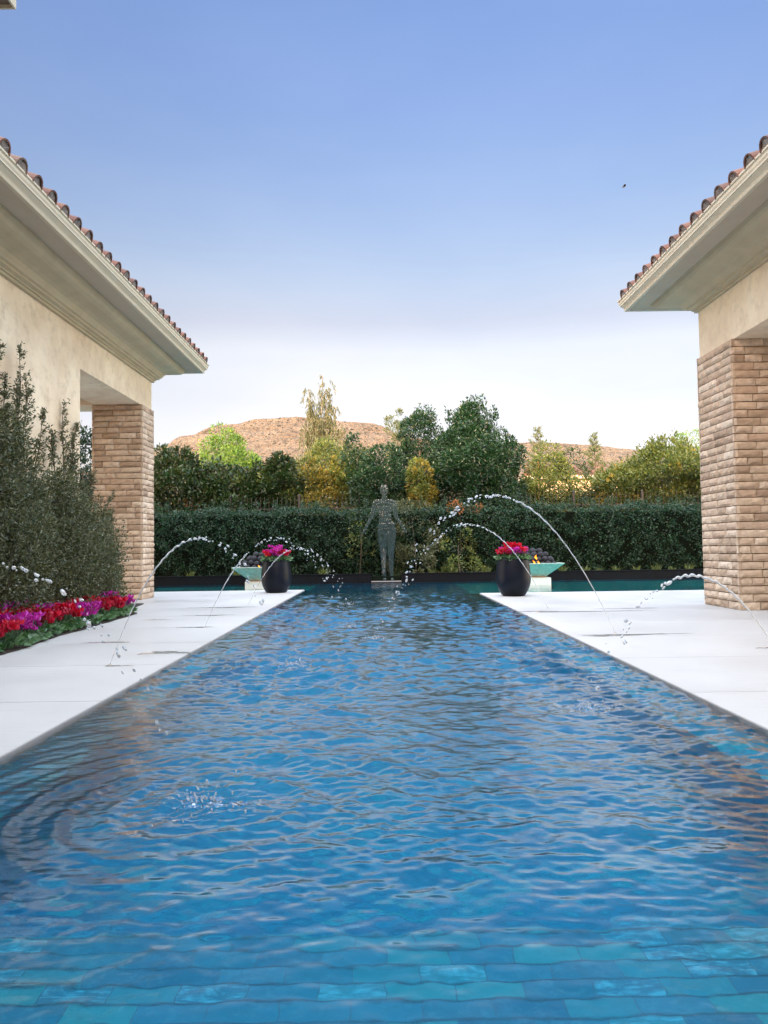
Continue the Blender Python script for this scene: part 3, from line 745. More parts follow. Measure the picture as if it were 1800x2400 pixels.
# hedge behind the low wall: two clipped runs with a gap behind the sculpture
def hedge(label, x0, x1, seed):
    w = x1 - x0; cx = (x0 + x1) / 2
    t_ = thing('hedge', (cx, 26.2, -.12), label, 'hedge')
    n = int(w * 2.35 * 1.0 * 1150)
    f = rng.uniform(0, 1, n); X = rng.uniform(x0, x1, n); 
    top = 2.38 + .06 * np.sin(2.1 * X + seed) + .05 * np.sin(5.3 * X) + rng.uniform(-.05, .05, n)
    isf = f < .72
    depth = rng.exponential(.10, n)
    lump = .10 * np.sin(2.3 * X + 1.7 * f * 9) + .08 * np.sin(4.9 * X + 2)
    Z = np.where(isf, .15 + rng.uniform(0, 1, n) * (top - .15), top - depth * .7)
    bulge = .16 * np.sin(3.3 * X + 4 * Z) + .08 * np.sin(7 * X - 5 * Z + 1) + .06 * np.sin(11 * Z + 3 * X)
    Y = np.where(isf, 25.45 + bulge + depth + .05 * (Z > 2.2), 25.5 + rng.uniform(0, 1.5, n))
    P = np.stack([X, Y, Z], 1)
    # holes: drop leaves in random dark pockets
    hole = ((np.sin(3.1 * X + 2.2 * np.sin(2.7 * Z + seed)) * np.sin(4.3 * Z + 1.9 * np.sin(1.9 * X))) > .35) | ((np.sin(7.3 * X + 2.9 * np.sin(3.7 * Z)) * np.sin(8.1 * Z + 2.3 * np.sin(4.1 * X + seed))) > .55)
    keep = ~(hole & (rng.uniform(0, 1, n) < .9) & isf); P = P[keep]; isf = isf[keep]; n = len(P)
    D = rng.normal(scale=.8, size=(n, 3)); D[:, 1] -= .5 * isf; D[:, 2] += .45
    V, F = leaf_quads(P, D, .072, .5)
    # protruding sprays
    m = int(w * 26); C = np.stack([rng.uniform(x0, x1, m), rng.uniform(25.3, 25.5, m), rng.uniform(.4, 2.5, m)], 1)
    k = np.repeat(np.arange(m), 22); d = rand_dir(len(k)); P2 = C[k] + d * rng.uniform(.02, .16, len(k))[:, None]
    V2, F2 = leaf_quads(P2, d + np.array([0, -.2, .4]), .075, .5)
    m = int(w * 14); C = np.stack([rng.uniform(x0, x1, m), rng.uniform(25.5, 26.4, m), rng.uniform(2.36, 2.5, m)], 1)
    k = np.repeat(np.arange(m), 14); P3 = C[k] + np.stack([rng.normal(scale=.02, size=len(k)), rng.normal(scale=.02, size=len(k)), rng.uniform(0, .22, len(k))], 1)
    V3, F3 = leaf_quads(P3, rand_dir(len(k)) + np.array([0, 0, .8]), .06, .45)
    np_mesh('foliage', np.concatenate([V, V2, V3]), np.concatenate([F, F2 + len(V), F3 + len(V) + len(V2)]), 'hedge_leaf', t_)
    b = MB()
    xx = x0 + .25
    while xx < x1 - .2:
        for j in range(3):
            a = rng.uniform(-.35, .35); b.tube([(xx, 25.95, -.12), (xx + a * .3, 25.85, .8), (xx + a, 25.75 + rng.uniform(-.1, .2), 2.1)], [.022, .016, .008], 5)
        xx += .8
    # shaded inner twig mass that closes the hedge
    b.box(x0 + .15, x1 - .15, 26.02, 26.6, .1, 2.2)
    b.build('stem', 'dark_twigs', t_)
hedge('clipped dark green hedge behind the low black wall, left of the sculpture', -12.5, .12, 1.0)
hedge('clipped dark green hedge behind the low black wall, right of the sculpture',   .16, 13.0, 2.2)

# looser shrubs in the gap behind the sculpture and around the big arc
def shrub(label, x, y, z1, rad, mat, n_cl=40, per=120, leaf=.075, prof=HEAP, extra=None, z0=.15, ry=None, cr=.25, group=None, asp=.45):
    return tree('shrub', label, x, y, z0, z1, rad, prof, mat, leaf, asp, n_cl, per, cr, .03, 'shrub', extra=extra, group=group, ry=ry, limbs=4)
shrub('loose dark shrub right behind the metal figure sculpture', .15, 25.9, 2.2, .75, 'hedge_leaf', 46, 130)
shrub('grey green bush right of the sculpture, below the tall arc of water', 1.05, 25.5, 2.75, .7, 'shrub_leaf', 46, 130)
shrub('thin pale leaved bush with bare stems under the smaller right water arc', 2.55, 25.25, 1.55, .65, 'olive_leaf', 16, 90, .085)
shrub('low bush with rust orange leaves on top of the hedge under the tall water arc', 2.7, 25.9, 2.6, .65, 'rust_leaf', 9, 40, .08, z0=2.25, cr=.13)
shrub('bright green bush on the hedge just left of the sculpture', -.75, 25.45, 2.2, .5, 'olive_leaf', 10, 60, .07, z0=.6)

TREES = [
 ('photinia', 'dark leafy tree against the left brick pillar, leftmost behind the hedge', -7.75, 28.6, .5, 4.55, 1.25, WIDE, 'photinia_leaf', dict(leaf=.125, asp=.5, zc=1.3, per=170, shoots=40, shoot_mat='photinia_leaf', n_cl=150, extra=[('lime_leaf', 6, 60)])),
 ('photinia', 'dark tree with reddish upright shoots, second from the left pillar', -6.1, 28.9, .5, 4.0, 1.25, WIDE, 'photinia_leaf', dict(leaf=.125, asp=.5, zc=1.3, per=170, shoots=44, shoot_mat='photinia_leaf', n_cl=150, extra=[('rust_leaf', 3, 30), ('olive_leaf', 8, 60)])),
 ('photinia', 'brownish green tree with twiggy top between the lime tree and golden shrub', -4.5, 29.0, .5, 3.95, 1.15, WIDE, 'photinia_leaf', dict(leaf=.125, asp=.5, zc=1.3, per=170, shoots=40, shoot_mat='photinia_leaf', n_cl=130, extra=[('olive_leaf', 14, 60)])),
 ('photinia', 'dark upright tree with red tipped shoots left of the golden shrub', -3.75, 28.5, .5, 4.35, .62, WIDE, 'photinia_leaf', dict(leaf=.125, asp=.5, zc=1.3, per=170, shoots=26, shoot_mat='photinia_leaf', n_cl=80, cr=.3)),
 ('lime_tree', 'bright yellow green round tree in front of the hill, left side', -6.85, 33.5, .8, 6.15, 1.25, OVAL, 'lime_leaf', dict(n_cl=110, per=120, zc=3.2, leaf=.13)),
 ('lime_tree', 'small yellow green tree peeking out beside the red tipped shoots', -4.2, 33.5, .8, 4.9, .9, OVAL, 'lime_leaf', dict(n_cl=30, per=80, zc=3.0)),
 ('golden_shrub', 'golden yellow leaved shrub above the hedge left of the sculpture', -2.75, 29.2, .5, 4.05, 1.15, HEAP, 'golden_leaf', dict(n_cl=95, leaf=.12, extra=[('olive_leaf', 20, 70)])),
 ('olive_tree', 'olive green tree with golden tips at the foot of the weeping tree', -2.1, 30.2, .5, 5.15, 1.15, OVAL, 'olive_leaf', dict(n_cl=140, extra=[('golden_leaf', 20, 60)], zc=1.8)),
 ('olive_tree', 'small olive green tree right of the weeping tree', -1.15, 29.6, .5, 4.9, .85, OVAL, 'olive_leaf', dict(n_cl=90, extra=[('golden_leaf', 8, 50)], zc=1.8)),
 ('ficus_tree', 'round dark green tree straight behind the head of the sculpture', .15, 28.3, .5, 4.75, 1.05, OVAL, 'ficus_leaf', dict(n_cl=170, cr=.33, zc=1.4)),
 ('ficus_tree', 'small dark green tree top left of the round dark tree', -.95, 29.0, .5, 5.2, .5, OVAL, 'ficus_leaf', dict(n_cl=30, cr=.25, zc=3.2)),
 ('ficus_tree', 'narrow dark green tree left of the tallest dark tree', 1.55, 29.6, .5, 6.3, .85, ([0, .3, .6, .85, 1], [.5, .9, 1, .7, .15]), 'ficus_leaf', dict(n_cl=150, cr=.32, zc=2.6)),
 ('ficus_tree', 'tallest and widest dark green tree, right of the sculpture', 3.38, 28.4, .5, 6.25, 1.72, ([0, .1, .35, .55, .68, .8, .9, 1], [.85, 1, 1, .94, .78, .5, .27, .05]), 'ficus_leaf', dict(n_cl=520, per=160, cr=.36, zc=1.1, rt=.14, shell=.35, shoots=40)),
 ('golden_shrub', 'narrow golden leaved shrub between two dark trees right of the sculpture', 1.38, 27.3, .5, 4.1, .42, COLM, 'olive_leaf', dict(n_cl=34, cr=.2, extra=[('golden_leaf', 40, 60)], zc=2.2)),
 ('cypress', 'light yellow green conifer with several spires behind the dark trees', .75, 33.0, .8, 7.0, .62, COLM, 'pine_leaf', dict(n_cl=46, per=110, cr=.22, leaf=.14, asp=.22, zc=3.2, up=.9)),
 ('bronze_tree', 'olive brown tree with bronze leaves below the distant tiled roof', 6.6, 30.2, .5, 4.75, 1.0, OVAL, 'olive_leaf', dict(n_cl=120, per=100, extra=[('rust_leaf', 4, 30)], zc=1.8)),
 ('bronze_tree', 'dark olive tree with thin open top beside the distant tiled roof', 7.65, 31.0, .5, 4.95, .7, OVAL, 'photinia_leaf', dict(n_cl=36, per=60, zc=2.4)),
 ('broadleaf_tree', 'wide yellow green tree beside the right brick pillar', 11.1, 29.6, .5, 4.85, 1.75, OVAL, 'broad_leaf', dict(n_cl=260, per=110, shoots=18, extra=[('golden_leaf', 26, 60)], leaf=.13, zc=2.2, rt=.12)),
 ('broadleaf_tree', 'smaller yellow green tree left of the wide tree by the right pillar', 9.35, 29.8, .5, 4.0, 1.1, OVAL, 'broad_leaf', dict(n_cl=140, per=100, extra=[('golden_leaf', 20, 60)], leaf=.13, zc=1.7)),
 ('broadleaf_tree', 'greener tree top rising directly beside the right brick pillar', 13.2, 32.5, .5, 5.65, 1.1, OVAL, 'lime_leaf', dict(n_cl=60, per=90, zc=3)),
 ('broadleaf_tree', 'dark leafy tree hugging the right brick pillar behind the hedge', 12.75, 28.6, .5, 4.35, 1.1, OVAL, 'photinia_leaf', dict(n_cl=90, per=100, zc=1.6)),
 ('photinia', 'dark green tree between the two left dark trees, deeper behind the hedge', -5.3, 30.6, .5, 3.6, 1.4, WIDE, 'photinia_leaf', dict(leaf=.13, asp=.5, zc=1.2, per=150, n_cl=150)),
 ('photinia', 'low dark green tree filling in behind the wide ficus, right of it', 5.6, 30.8, .5, 3.3, 1.3, WIDE, 'photinia_leaf', dict(leaf=.13, asp=.5, zc=1.2, per=150, n_cl=130)),
 ('photinia', 'low dark green tree below the distant tiled roof', 8.1, 31.5, .5, 3.0, 1.3, WIDE, 'photinia_leaf', dict(leaf=.13, asp=.5, zc=1.2, per=150, n_cl=130)),
 ('photinia', 'low dark green tree filling in behind the head of the sculpture', .3, 30.5, .5, 3.6, 1.4, WIDE, 'photinia_leaf', dict(leaf=.13, asp=.5, zc=1.2, per=150, n_cl=130)),
 ('ficus_tree', 'dark green tree seen through the opening of the left pavilion', -8.6, 22.0, .3, 4.55, 1.1, COLM, 'ficus_leaf', dict(n_cl=110, per=110, cr=.35, zc=.8)),
]
for (nm_, lb, x, y, z0, z1, rad, pf, mt, kw) in TREES:
    tree(nm_, lb, x, y, z0, z1, rad, pf, mt, **kw)

# conifers with thin open crowns
def pine(label, x, y, z1, h, rad):
    t_ = thing('pine_tree', (x, y, -.12), label, 'tree'); z0 = z1 - h
    P = []; D = []; b = MB(); b.tube([(x, y, -.12), (x + .05, y, z0), (x, y, z1)], [.08, .05, .012], 6)
    nb = int(h * 12)
    for k in range(nb):
        tt_ = k / nb; z = z0 + h * tt_ ** .9; L = rad * (1 - tt_) ** .8 * rng.uniform(.5, 1.2) + .06; a = k * 2.4
        e = np.array([math.cos(a) * L, math.sin(a) * L, L * .55]); p0 = np.array([x, y, z]); b.tube([p0, p0 + e * .5, p0 + e], [.014, .009, .004], 4)
        m = int(150 * L + 20); s = rng.uniform(.25, 1, m)
        P.append(p0 + e * s[:, None] + rng.normal(scale=.045, size=(m, 3))); D.append(rand_dir(m) + np.array([0, 0, .9]) + e / L * .4)
    V, F = leaf_quads(np.concatenate(P), np.concatenate(D), .12, .2)
    np_mesh('crown', V, F, 'pine_leaf', t_); b.build('trunk', 'bark', t_, True)
pine('thin conifer with dark pointed tip against the right hill, left one of two', 7.0, 34, 6.3, 3.4, .8)
pine('thin conifer against the right hill, right one of two, paler and fuller', 9.5, 34, 6.0, 3.4, .95)
# weeping eucalyptus
t_ = thing('weeping_tree', (-2.7, 33.5, -.12), 'tall thin weeping tree with drooping pale leaves in front of the left hill', 'tree')
b = MB(); P = []; D = []
b.tube([(-2.7, 33.5, -.12), (-2.75, 33.5, 3), (-2.65, 33.5, 5.5)], [.12, .09, .06], 8)
tips = [(-3.15, 8.1), (-3.0, 7.3), (-2.55, 8.75), (-2.3, 8.2), (-2.05, 7.5), (-3.5, 6.5), (-1.75, 6.5), (-3.3, 5.6), (-1.9, 5.6), (-2.7, 7.0), (-2.2, 6.3), (-3.8, 5.0), (-1.3, 5.3), (-2.9, 6.0)]
for k, (tx, tz) in enumerate(tips):
    p0 = np.array([-2.68, 33.5, min(tz - 1.2, 5.4)]); p1 = np.array([tx, 33.5 + rng.uniform(-.5, .5), tz]); mid = (p0 + p1) / 2 + np.array([(tx + 2.68) * .15, 0, .15])
    b.tube([p0, mid, p1], [.04, .024, .008], 5)
    for j in range(28):
        s = rng.uniform(.3, 1); q = (p0 * (1 - s) + p1 * s) + rng.normal(scale=.10, size=3); L = rng.uniform(.45, 1.1); dx = rng.normal(scale=.16, size=2)
        m = 19; u = rng.uniform(0, 1, m); P.append(np.stack([q[0] + dx[0] * np.sqrt(u), q[1] + dx[1] * np.sqrt(u), q[2] - L * u + .12 * np.sin(u * 3)], 1)); D.append(np.stack([rng.normal(scale=.35, size=m), rng.normal(scale=.35, size=m), -np.ones(m)], 1))
V, F = leaf_quads(np.concatenate(P), np.concatenate(D), .20, .19)
np_mesh('crown', V, F, 'willow_leaf', t_); b.build('trunk', 'pale_bark', t_, True)

# big wall shrub in the left bed: several sprawling plants, one thing each
def wall_shrub(label, x, y, hgt, ry, rx, n, sprays):
    t_ = thing('wall_shrub', (x, y, 0), label, 'shrub')
    P = []; D = []; b = MB()
    # many stems fanning out; leaves sit in pairs along them
    for k in range(n):
        a = rng.uniform(0, 6.28); rr = rng.uniform(0, 1) ** .5; tx = x + rx * rr * math.cos(a); ty = y + ry * rr * math.sin(a)
        tz = hgt * rng.uniform(.12, 1) ** .8 * (1 - .45 * rr ** 2)
        p1 = np.array([max(tx, -5.37), ty, tz]); p0 = p1 - np.array([math.cos(a) * .2, math.sin(a) * .2, .42]) * rng.uniform(.5, 1.2)
        m = 30; s = rng.uniform(0, 1, m)[:, None]
        P.append(p0 * (1 - s) + p1 * s + rng.normal(scale=.035, size=(m, 3))); D.append(rand_dir(m) * .9 + (p1 - p0) * 1.2)
        if k % 6 == 0: b.tube([p0, (p0 + p1) / 2 + rng.normal(scale=.02, size=3), p1], [.005, .004, .002], 4)
    nc = n // 9; a = rng.uniform(0, 6.28, nc); rr = rng.uniform(.2, 1, nc) ** .5; tz = rng.uniform(.08, 1, nc)
    prof_ = np.sqrt(np.clip(1 - (tz * .97) ** 2.2, 0, 1))
    C = np.stack([x + rx * rr * prof_ * np.cos(a), y + ry * rr * prof_ * np.sin(a), hgt * tz], 1); kx_ = np.repeat(np.arange(nc), 120)
    dd = rand_dir(len(kx_)); P.append(C[kx_] + dd * rng.uniform(.05, .26, len(kx_))[:, None]); D.append(dd + rng.normal(scale=.5, size=dd.shape) + np.array([.1, 0, .5]))
    for (sx_, sy_, z0, z1, dy) in sprays:
        p0 = np.array([sx_, sy_, z0]); pts = []
        for j in range(9): 
            u = j / 8; pts.append(p0 + np.array([.05 * math.sin(u * 5 + sy_), dy * u ** 1.4, (z1 - z0) * u]))
        b.tube(pts, [.013 * (1 - .8 * j / 8) + .002 for j in range(9)], 5)
        for j in range(44):
            u = rng.uniform(.05, 1); i = min(int(u * 8), 7); q = pts[i] + (pts[i + 1] - pts[i]) * (u * 8 - i)
            e = rand_dir(1)[0] * (np.array([.7, 1, .6])) * .36 * (1.15 - u) + np.array([.03, 0, .12]); 
            if q[0] + e[0] < -5.38: e[0] = abs(e[0])
            b.tube([q, q + e], [.004, .0015], 3)
            m = 17; s = rng.uniform(.1, 1.05, m)[:, None]; P.append(q + e * s + rng.normal(scale=.010, size=(m, 3))); D.append(rand_dir(m) + e * 3)
    P = np.concatenate(P); P[:, 0] = np.maximum(P[:, 0], -5.385)
    V, F = leaf_quads(P, np.concatenate(D), .050, .42)
    np_mesh('foliage', V, F, 'shrub_leaf', t_); b.build('stem', 'bark', t_)
wall_shrub('tall grey green shrub climbing the pavilion wall at the left edge of the photo', -5.0, 9.9, 2.85, 1.6, .55, 1300,
           [(-5.25, 9.6, 1.8, 4.1, .15), (-5.2, 9.9, 2.0, 4.15, .1), (-5.28, 10.35, 1.9, 3.9, .1), (-5.25, 10.9, 2.0, 4.05, .2), (-5.3, 11.1, 1.9, 3.75, .35), (-5.2, 9.3, 1.8, 3.8, -.2), (-5.15, 10.2, 1.7, 3.5, .2), (-5.2, 11.2, 1.6, 3.2, .6), (-5.2, 10.6, 1.6, 3.4, .3)])
wall_shrub('middle grey green shrub with two thin upright sprays beside the pavilion opening', -5.0, 11.9, 2.2, 1.3, .55, 1000,
           [(-5.3, 12.6, 1.6, 3.6, .3), (-5.3, 12.9, 1.6, 3.35, .55), (-5.25, 12.2, 1.6, 3.0, .1), (-5.25, 13.0, 1.4, 3.0, .1)])
wall_shrub('lower grey green shrub spilling in front of the left brick pillar', -5.0, 13.0, 1.9, 1.25, .5, 900,
           [(-5.2, 14.2, 1.0, 2.1, .5), (-5.2, 14.4, .9, 1.8, .3), (-5.1, 13.4, 1.2, 2.4, .2)])
wall_shrub('grey green shrub filling the near end of the flower bed', -5.0, 8.0, 2.4, 1.3, .5, 300, [])
# soil bed
b = MB()
edge_pts = [(-5.41, 6.5), (-4.10, 6.5), (-4.09, 8.3), (-4.09, 8.84), (-4.16, 9.4), (-4.22, 10.1), (-4.2, 10.8), (-4.23, 11.7), (-4.25, 12.9), (-4.3, 13.5), (-4.62, 13.75), (-4.75, 14.6), (-4.9, 15.8), (-5.41, 15.9)]
b.prism(edge_pts, -.1, .018)
tag(b.build('flower_bed_soil', 'soil'), kind='structure')

# cyclamen -------------------------------------------------------------
def cyclamen_src(name, petal, scale=1.0):
    t_ = thing(name, (0, 0, 0), None, 'flower')
    n = 64; a = rng.uniform(0, 6.28, n); r = .15 * np.sqrt(rng.uniform(0, 1, n)) * scale; z = rng.uniform(.03, .11, n) * scale
    P = np.stack([r * np.cos(a), r * np.sin(a), z], 1); D = np.stack([np.cos(a), np.sin(a), rng.uniform(-.5, .5, n)], 1)
    V, F = leaf_quads(P, D, .075 * scale, .95, fold=.3)
    np_mesh('leaves', V, F, 'cyclamen_leaf', t_, origin=(0, 0, 0)).parent = t_
    P = []; D = []; b = MB()
    for k in range(22):
        a = rng.uniform(0, 6.28); r = .12 * math.sqrt(rng.uniform(0, 1)) * scale; h = rng.uniform(.14, .26) * scale
        c_ = np.array([r * math.cos(a) * 1.15, r * math.sin(a) * 1.15, h]); m = 9; aa = rng.uniform(0, 6.28, m)
        P.append(c_ + np.stack([.012 * np.cos(aa), .012 * np.sin(aa), np.zeros(m)], 1) * scale); D.append(np.stack([np.cos(aa) * .75, np.sin(aa) * .75, rng.uniform(.5, 1.2, m)], 1))
        b.tube([(c_[0] * .4, c_[1] * .4, .02), (c_[0] * .9, c_[1] * .9, h * .7), c_], .003 * scale, 4)
    V, F = leaf_quads(np.concatenate(P), np.concatenate(D), .062 * scale, .72, fold=.35)
    np_mesh('petals', V, F, petal, t_, origin=(0, 0, 0)).parent = t_
    o = b.build('stem', 'cyclamen_leaf', t_, origin=(0, 0, 0)); o.parent = t_
    return t_
def dup(root, loc, rz, s, label, group):
    r_ = root.copy(); col.objects.link(r_); r_.location = loc; r_.rotation_euler = (0, 0, rz); r_.scale = (s, s, s)
    r_['label'] = label; r_['group'] = group; r_['category'] = 'flower'
    for ch in list(root.children):
        c_ = ch.copy(); col.objects.link(c_); c_.parent = r_; c_.matrix_parent_inverse = Matrix()
    return r_
FL = {'red': cyclamen_src('cyclamen', 'red_petal'), 'deep red': cyclamen_src('cyclamen', 'dark_red_petal'), 'magenta': cyclamen_src('cyclamen', 'magenta_petal')}
used = set()
def place_flower(c_, loc, s, label, group):
    src = FL[c_]; rz = rng.uniform(0, 6.28)
    if c_ not in used:
        used.add(c_); src.location = loc; src.rotation_euler = (0, 0, rz); src.scale = (s, s, s); src['label'] = label; src['group'] = group
    else: dup(src, loc, rz, s, label, group)
ex = np.array([p[0] for p in edge_pts[1:10]]); ey = np.array([p[1] for p in edge_pts[1:10]])
kk = 0; bed = []
for row in range(3):
    y = 8.0 + .13 * row
    while y < 13.35:
        x = np.interp(y, ey, ex) - .16 - .27 * row + rng.uniform(-.03, .03)
        c_ = ['red', 'magenta', 'deep red', 'red', 'magenta', 'deep red', 'magenta'][(kk * 5 + row * 2) % 7]; kk += 1
        bed.append((row, y, x, c_)); y += rng.uniform(.27, .34)
ORD = 'first second third fourth fifth sixth seventh eighth ninth tenth eleventh twelfth thirteenth fourteenth fifteenth sixteenth seventeenth eighteenth nineteenth twentieth'.split()
for row in range(3):
    rw = sorted([q for q in bed if q[0] == row], key=lambda q: -q[1])
    for k, (_, y, x, c_) in enumerate(rw):
        place_flower(c_, (x, y, .015), rng.uniform(1.0, 1.25) * (1 + .12 * row), f"{c_} cyclamen, {ORD[k]} plant from the pillar end, {['front row on the deck edge', 'middle row of the bed', 'back row under the shrubs'][row]}", c_ + ' cyclamen in the flower bed')

#@@OBJECTS
# ================================================================== LOW WALL, FENCE, GRASS
def low_wall(label, x0, x1):
    t_ = thing('low_wall', ((x0 + x1) / 2, 24.5, -.12), label, 'wall')
    b = MB(); b.bevel_box(x0, x1, YB + .02, YB + .2, -.12, .235, .006); b.build('wall_face', 'black_wall', t_)
    b = MB(); b.bevel_box(x0 - .005, x1 + .005, YB + .0, YB + .23, .236, .262, .004); b.build('coping', 'black_wall', t_)
low_wall('low black planter wall at the back of the pool, left of the sculpture', -14, -.36)
low_wall('low black planter wall at the back of the pool, right of the sculpture', .60, 14)
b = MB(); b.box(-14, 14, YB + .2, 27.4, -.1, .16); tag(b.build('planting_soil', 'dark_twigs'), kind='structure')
f_ = thing('iron_fence', (0, 27.7, -.12), 'black iron picket fence standing behind the hedge', 'fence')
b = MB(); b.box(-13, 14, 27.69, 27.72, 2.50, 2.54); b.build('rail', 'black_iron', f_)
b = MB(); b.box(-13, 14, 27.69, 27.72, .3, .34); b.build('rail', 'black_iron', f_)
x = -12.9
pk = 0
while x < 14:
    if pk % 16 == 0:
        b = MB(); b.box(x - .04, x + .04, 27.66, 27.745, -.12, 2.98); b.ball((x, 27.705, 3.0), .045, 8, 6); b.build('post', 'black_iron', f_)
    pk += 1; x += .155
b = MB(); x = -12.9
while x < 14: b.tube([(x, 27.67, -.12), (x, 27.67, 2.9), (x, 27.67, 2.96)], [.010, .010, .002], 4); x += .155
o = b.build('picket', 'black_iron', f_); o['kind'] = 'stuff'
src = None; gx = [1.6, 2.3, 3.35, 5.8, 6.55, 7.0, 7.55, 8.2, 8.85, 9.35, 9.9, 10.6, -4.7, -6.2, -1.9]
gx = sorted(gx); nl = sum(x < 0 for x in gx)
for k, x in enumerate(gx):
    glab = f"spiky green tuft behind the low black wall, {ORD[k - nl] if k >= nl else ORD[nl - 1 - k]} one to the {'right' if k >= nl else 'left'} of the sculpture"
    if src is None:
        src = thing('grass_tuft', (x, 24.85, .16), glab, 'plant', 'tufts in front of the hedge')
        n = 60; a = rng.uniform(0, 6.28, n); L = leaf_quads(np.stack([.03 * np.cos(a), .03 * np.sin(a), np.zeros(n)], 1), np.stack([np.cos(a) * .55, np.sin(a) * .55, rng.uniform(.6, 1.6, n)], 1), .26, .07)
        o = np_mesh('blades', L[0], L[1], 'grass_blade', None, origin=(0, 0, 0)); o.parent = src
    else:
        r_ = src.copy(); col.objects.link(r_); r_.location = (x, 24.85, .16); r_.rotation_euler = (0, 0, x * 7); r_['label'] = glab; sc_ = rng.uniform(.7, 1.2); r_.scale = (sc_,) * 3
        for ch in list(src.children): c_ = ch.copy(); col.objects.link(c_); c_.parent = r_

# distant house roof above the hedge
h_ = thing('distant_house', (15.2, 62, -.12), 'distant house with red tiled roof seen between the trees on the right', 'building')
b = MB(); b.box(12.0, 19, 61, 68, -.12, 6.35); b.build('wall', 'stucco', h_)
b = MB(); b.box(11.4, 19.6, 60.4, 68.6, 6.3, 6.55); b.build('fascia', 'gutter_paint', h_)
b = MB()
for k in range(14):
    x = 11.5 + k * .62; b.tube([(x, 60.5, 6.6), (x + (15.5 - x) * .45, 63.5, 7.7)], .2, 8)
b.add([(11.4, 60.4, 6.55), (19.6, 60.4, 6.55), (17, 64.5, 7.9), (14, 64.5, 7.9), (11.4, 68.6, 6.55), (19.6, 68.6, 6.55)], [(0, 1, 2, 3), (0, 3, 4), (1, 5, 2), (3, 2, 5, 4)])
b.build('roof', 'clay_tile', h_)

# ================================================================== POTS
def pot(label, x, y, top_r, belly_r, base_r, h):
    t_ = thing('plant_pot', (x, y, 0), label, 'pot'); b = MB()
    prof = [(0, 0), (base_r - .012, 0), (base_r, .012)]
    for i in range(1, 25):
        u = i / 24
        if u < .45: r_ = base_r + (belly_r - base_r) * math.sin(u / .45 * math.pi / 2) ** .8
        else: r_ = belly_r + (top_r - belly_r) * ((u - .45) / .55) ** 1.8
        prof.append((r_, .012 + (h - .012) * u))
    prof += [(top_r - .012, h + .006), (top_r - .035, h), (top_r - .04, h - .08)]
    b.lathe(prof, (x, y, 0), 64); b.build('pot_body', 'black_ceramic', t_, True)
    b = MB(); b.lathe([(0, h - .055), (top_r - .04, h - .06)], (x, y, 0), 32); b.build('potting_soil', 'soil', t_)
pot('round black pot of cyclamen on the left deck corner', -2.66, 19.25, .315, .375, .25, .81)
pot('round black pot of cyclamen on the right deck corner', 2.84, 16.75, .335, .375, .24, .80)
for (side_, px_, py_, pz_, cs) in (('left', -2.66, 19.25, .77, ['red', 'magenta', 'magenta', 'red', 'magenta', 'red', 'magenta', 'deep red', 'magenta']), ('right', 2.84, 16.75, .76, ['magenta', 'red', 'magenta', 'magenta', 'red', 'deep red', 'magenta', 'red', 'red'])):
    for k, c_ in enumerate(cs):
        a = k * .785; r_ = .21 if k < 8 else 0
        place_flower(c_, (px_ + r_ * math.cos(a), py_ + r_ * math.sin(a), pz_ + (.05 if k == 8 else 0)), 1.0 if k < 8 else 1.2,
                     f"{c_} cyclamen {['at the right', 'at the back right', 'at the back', 'at the back left', 'at the left', 'at the front left', 'at the front', 'at the front right', 'in the middle'][k]} of the black pot on the {side_} deck corner" , f'{c_} cyclamen in the {side_} pot')
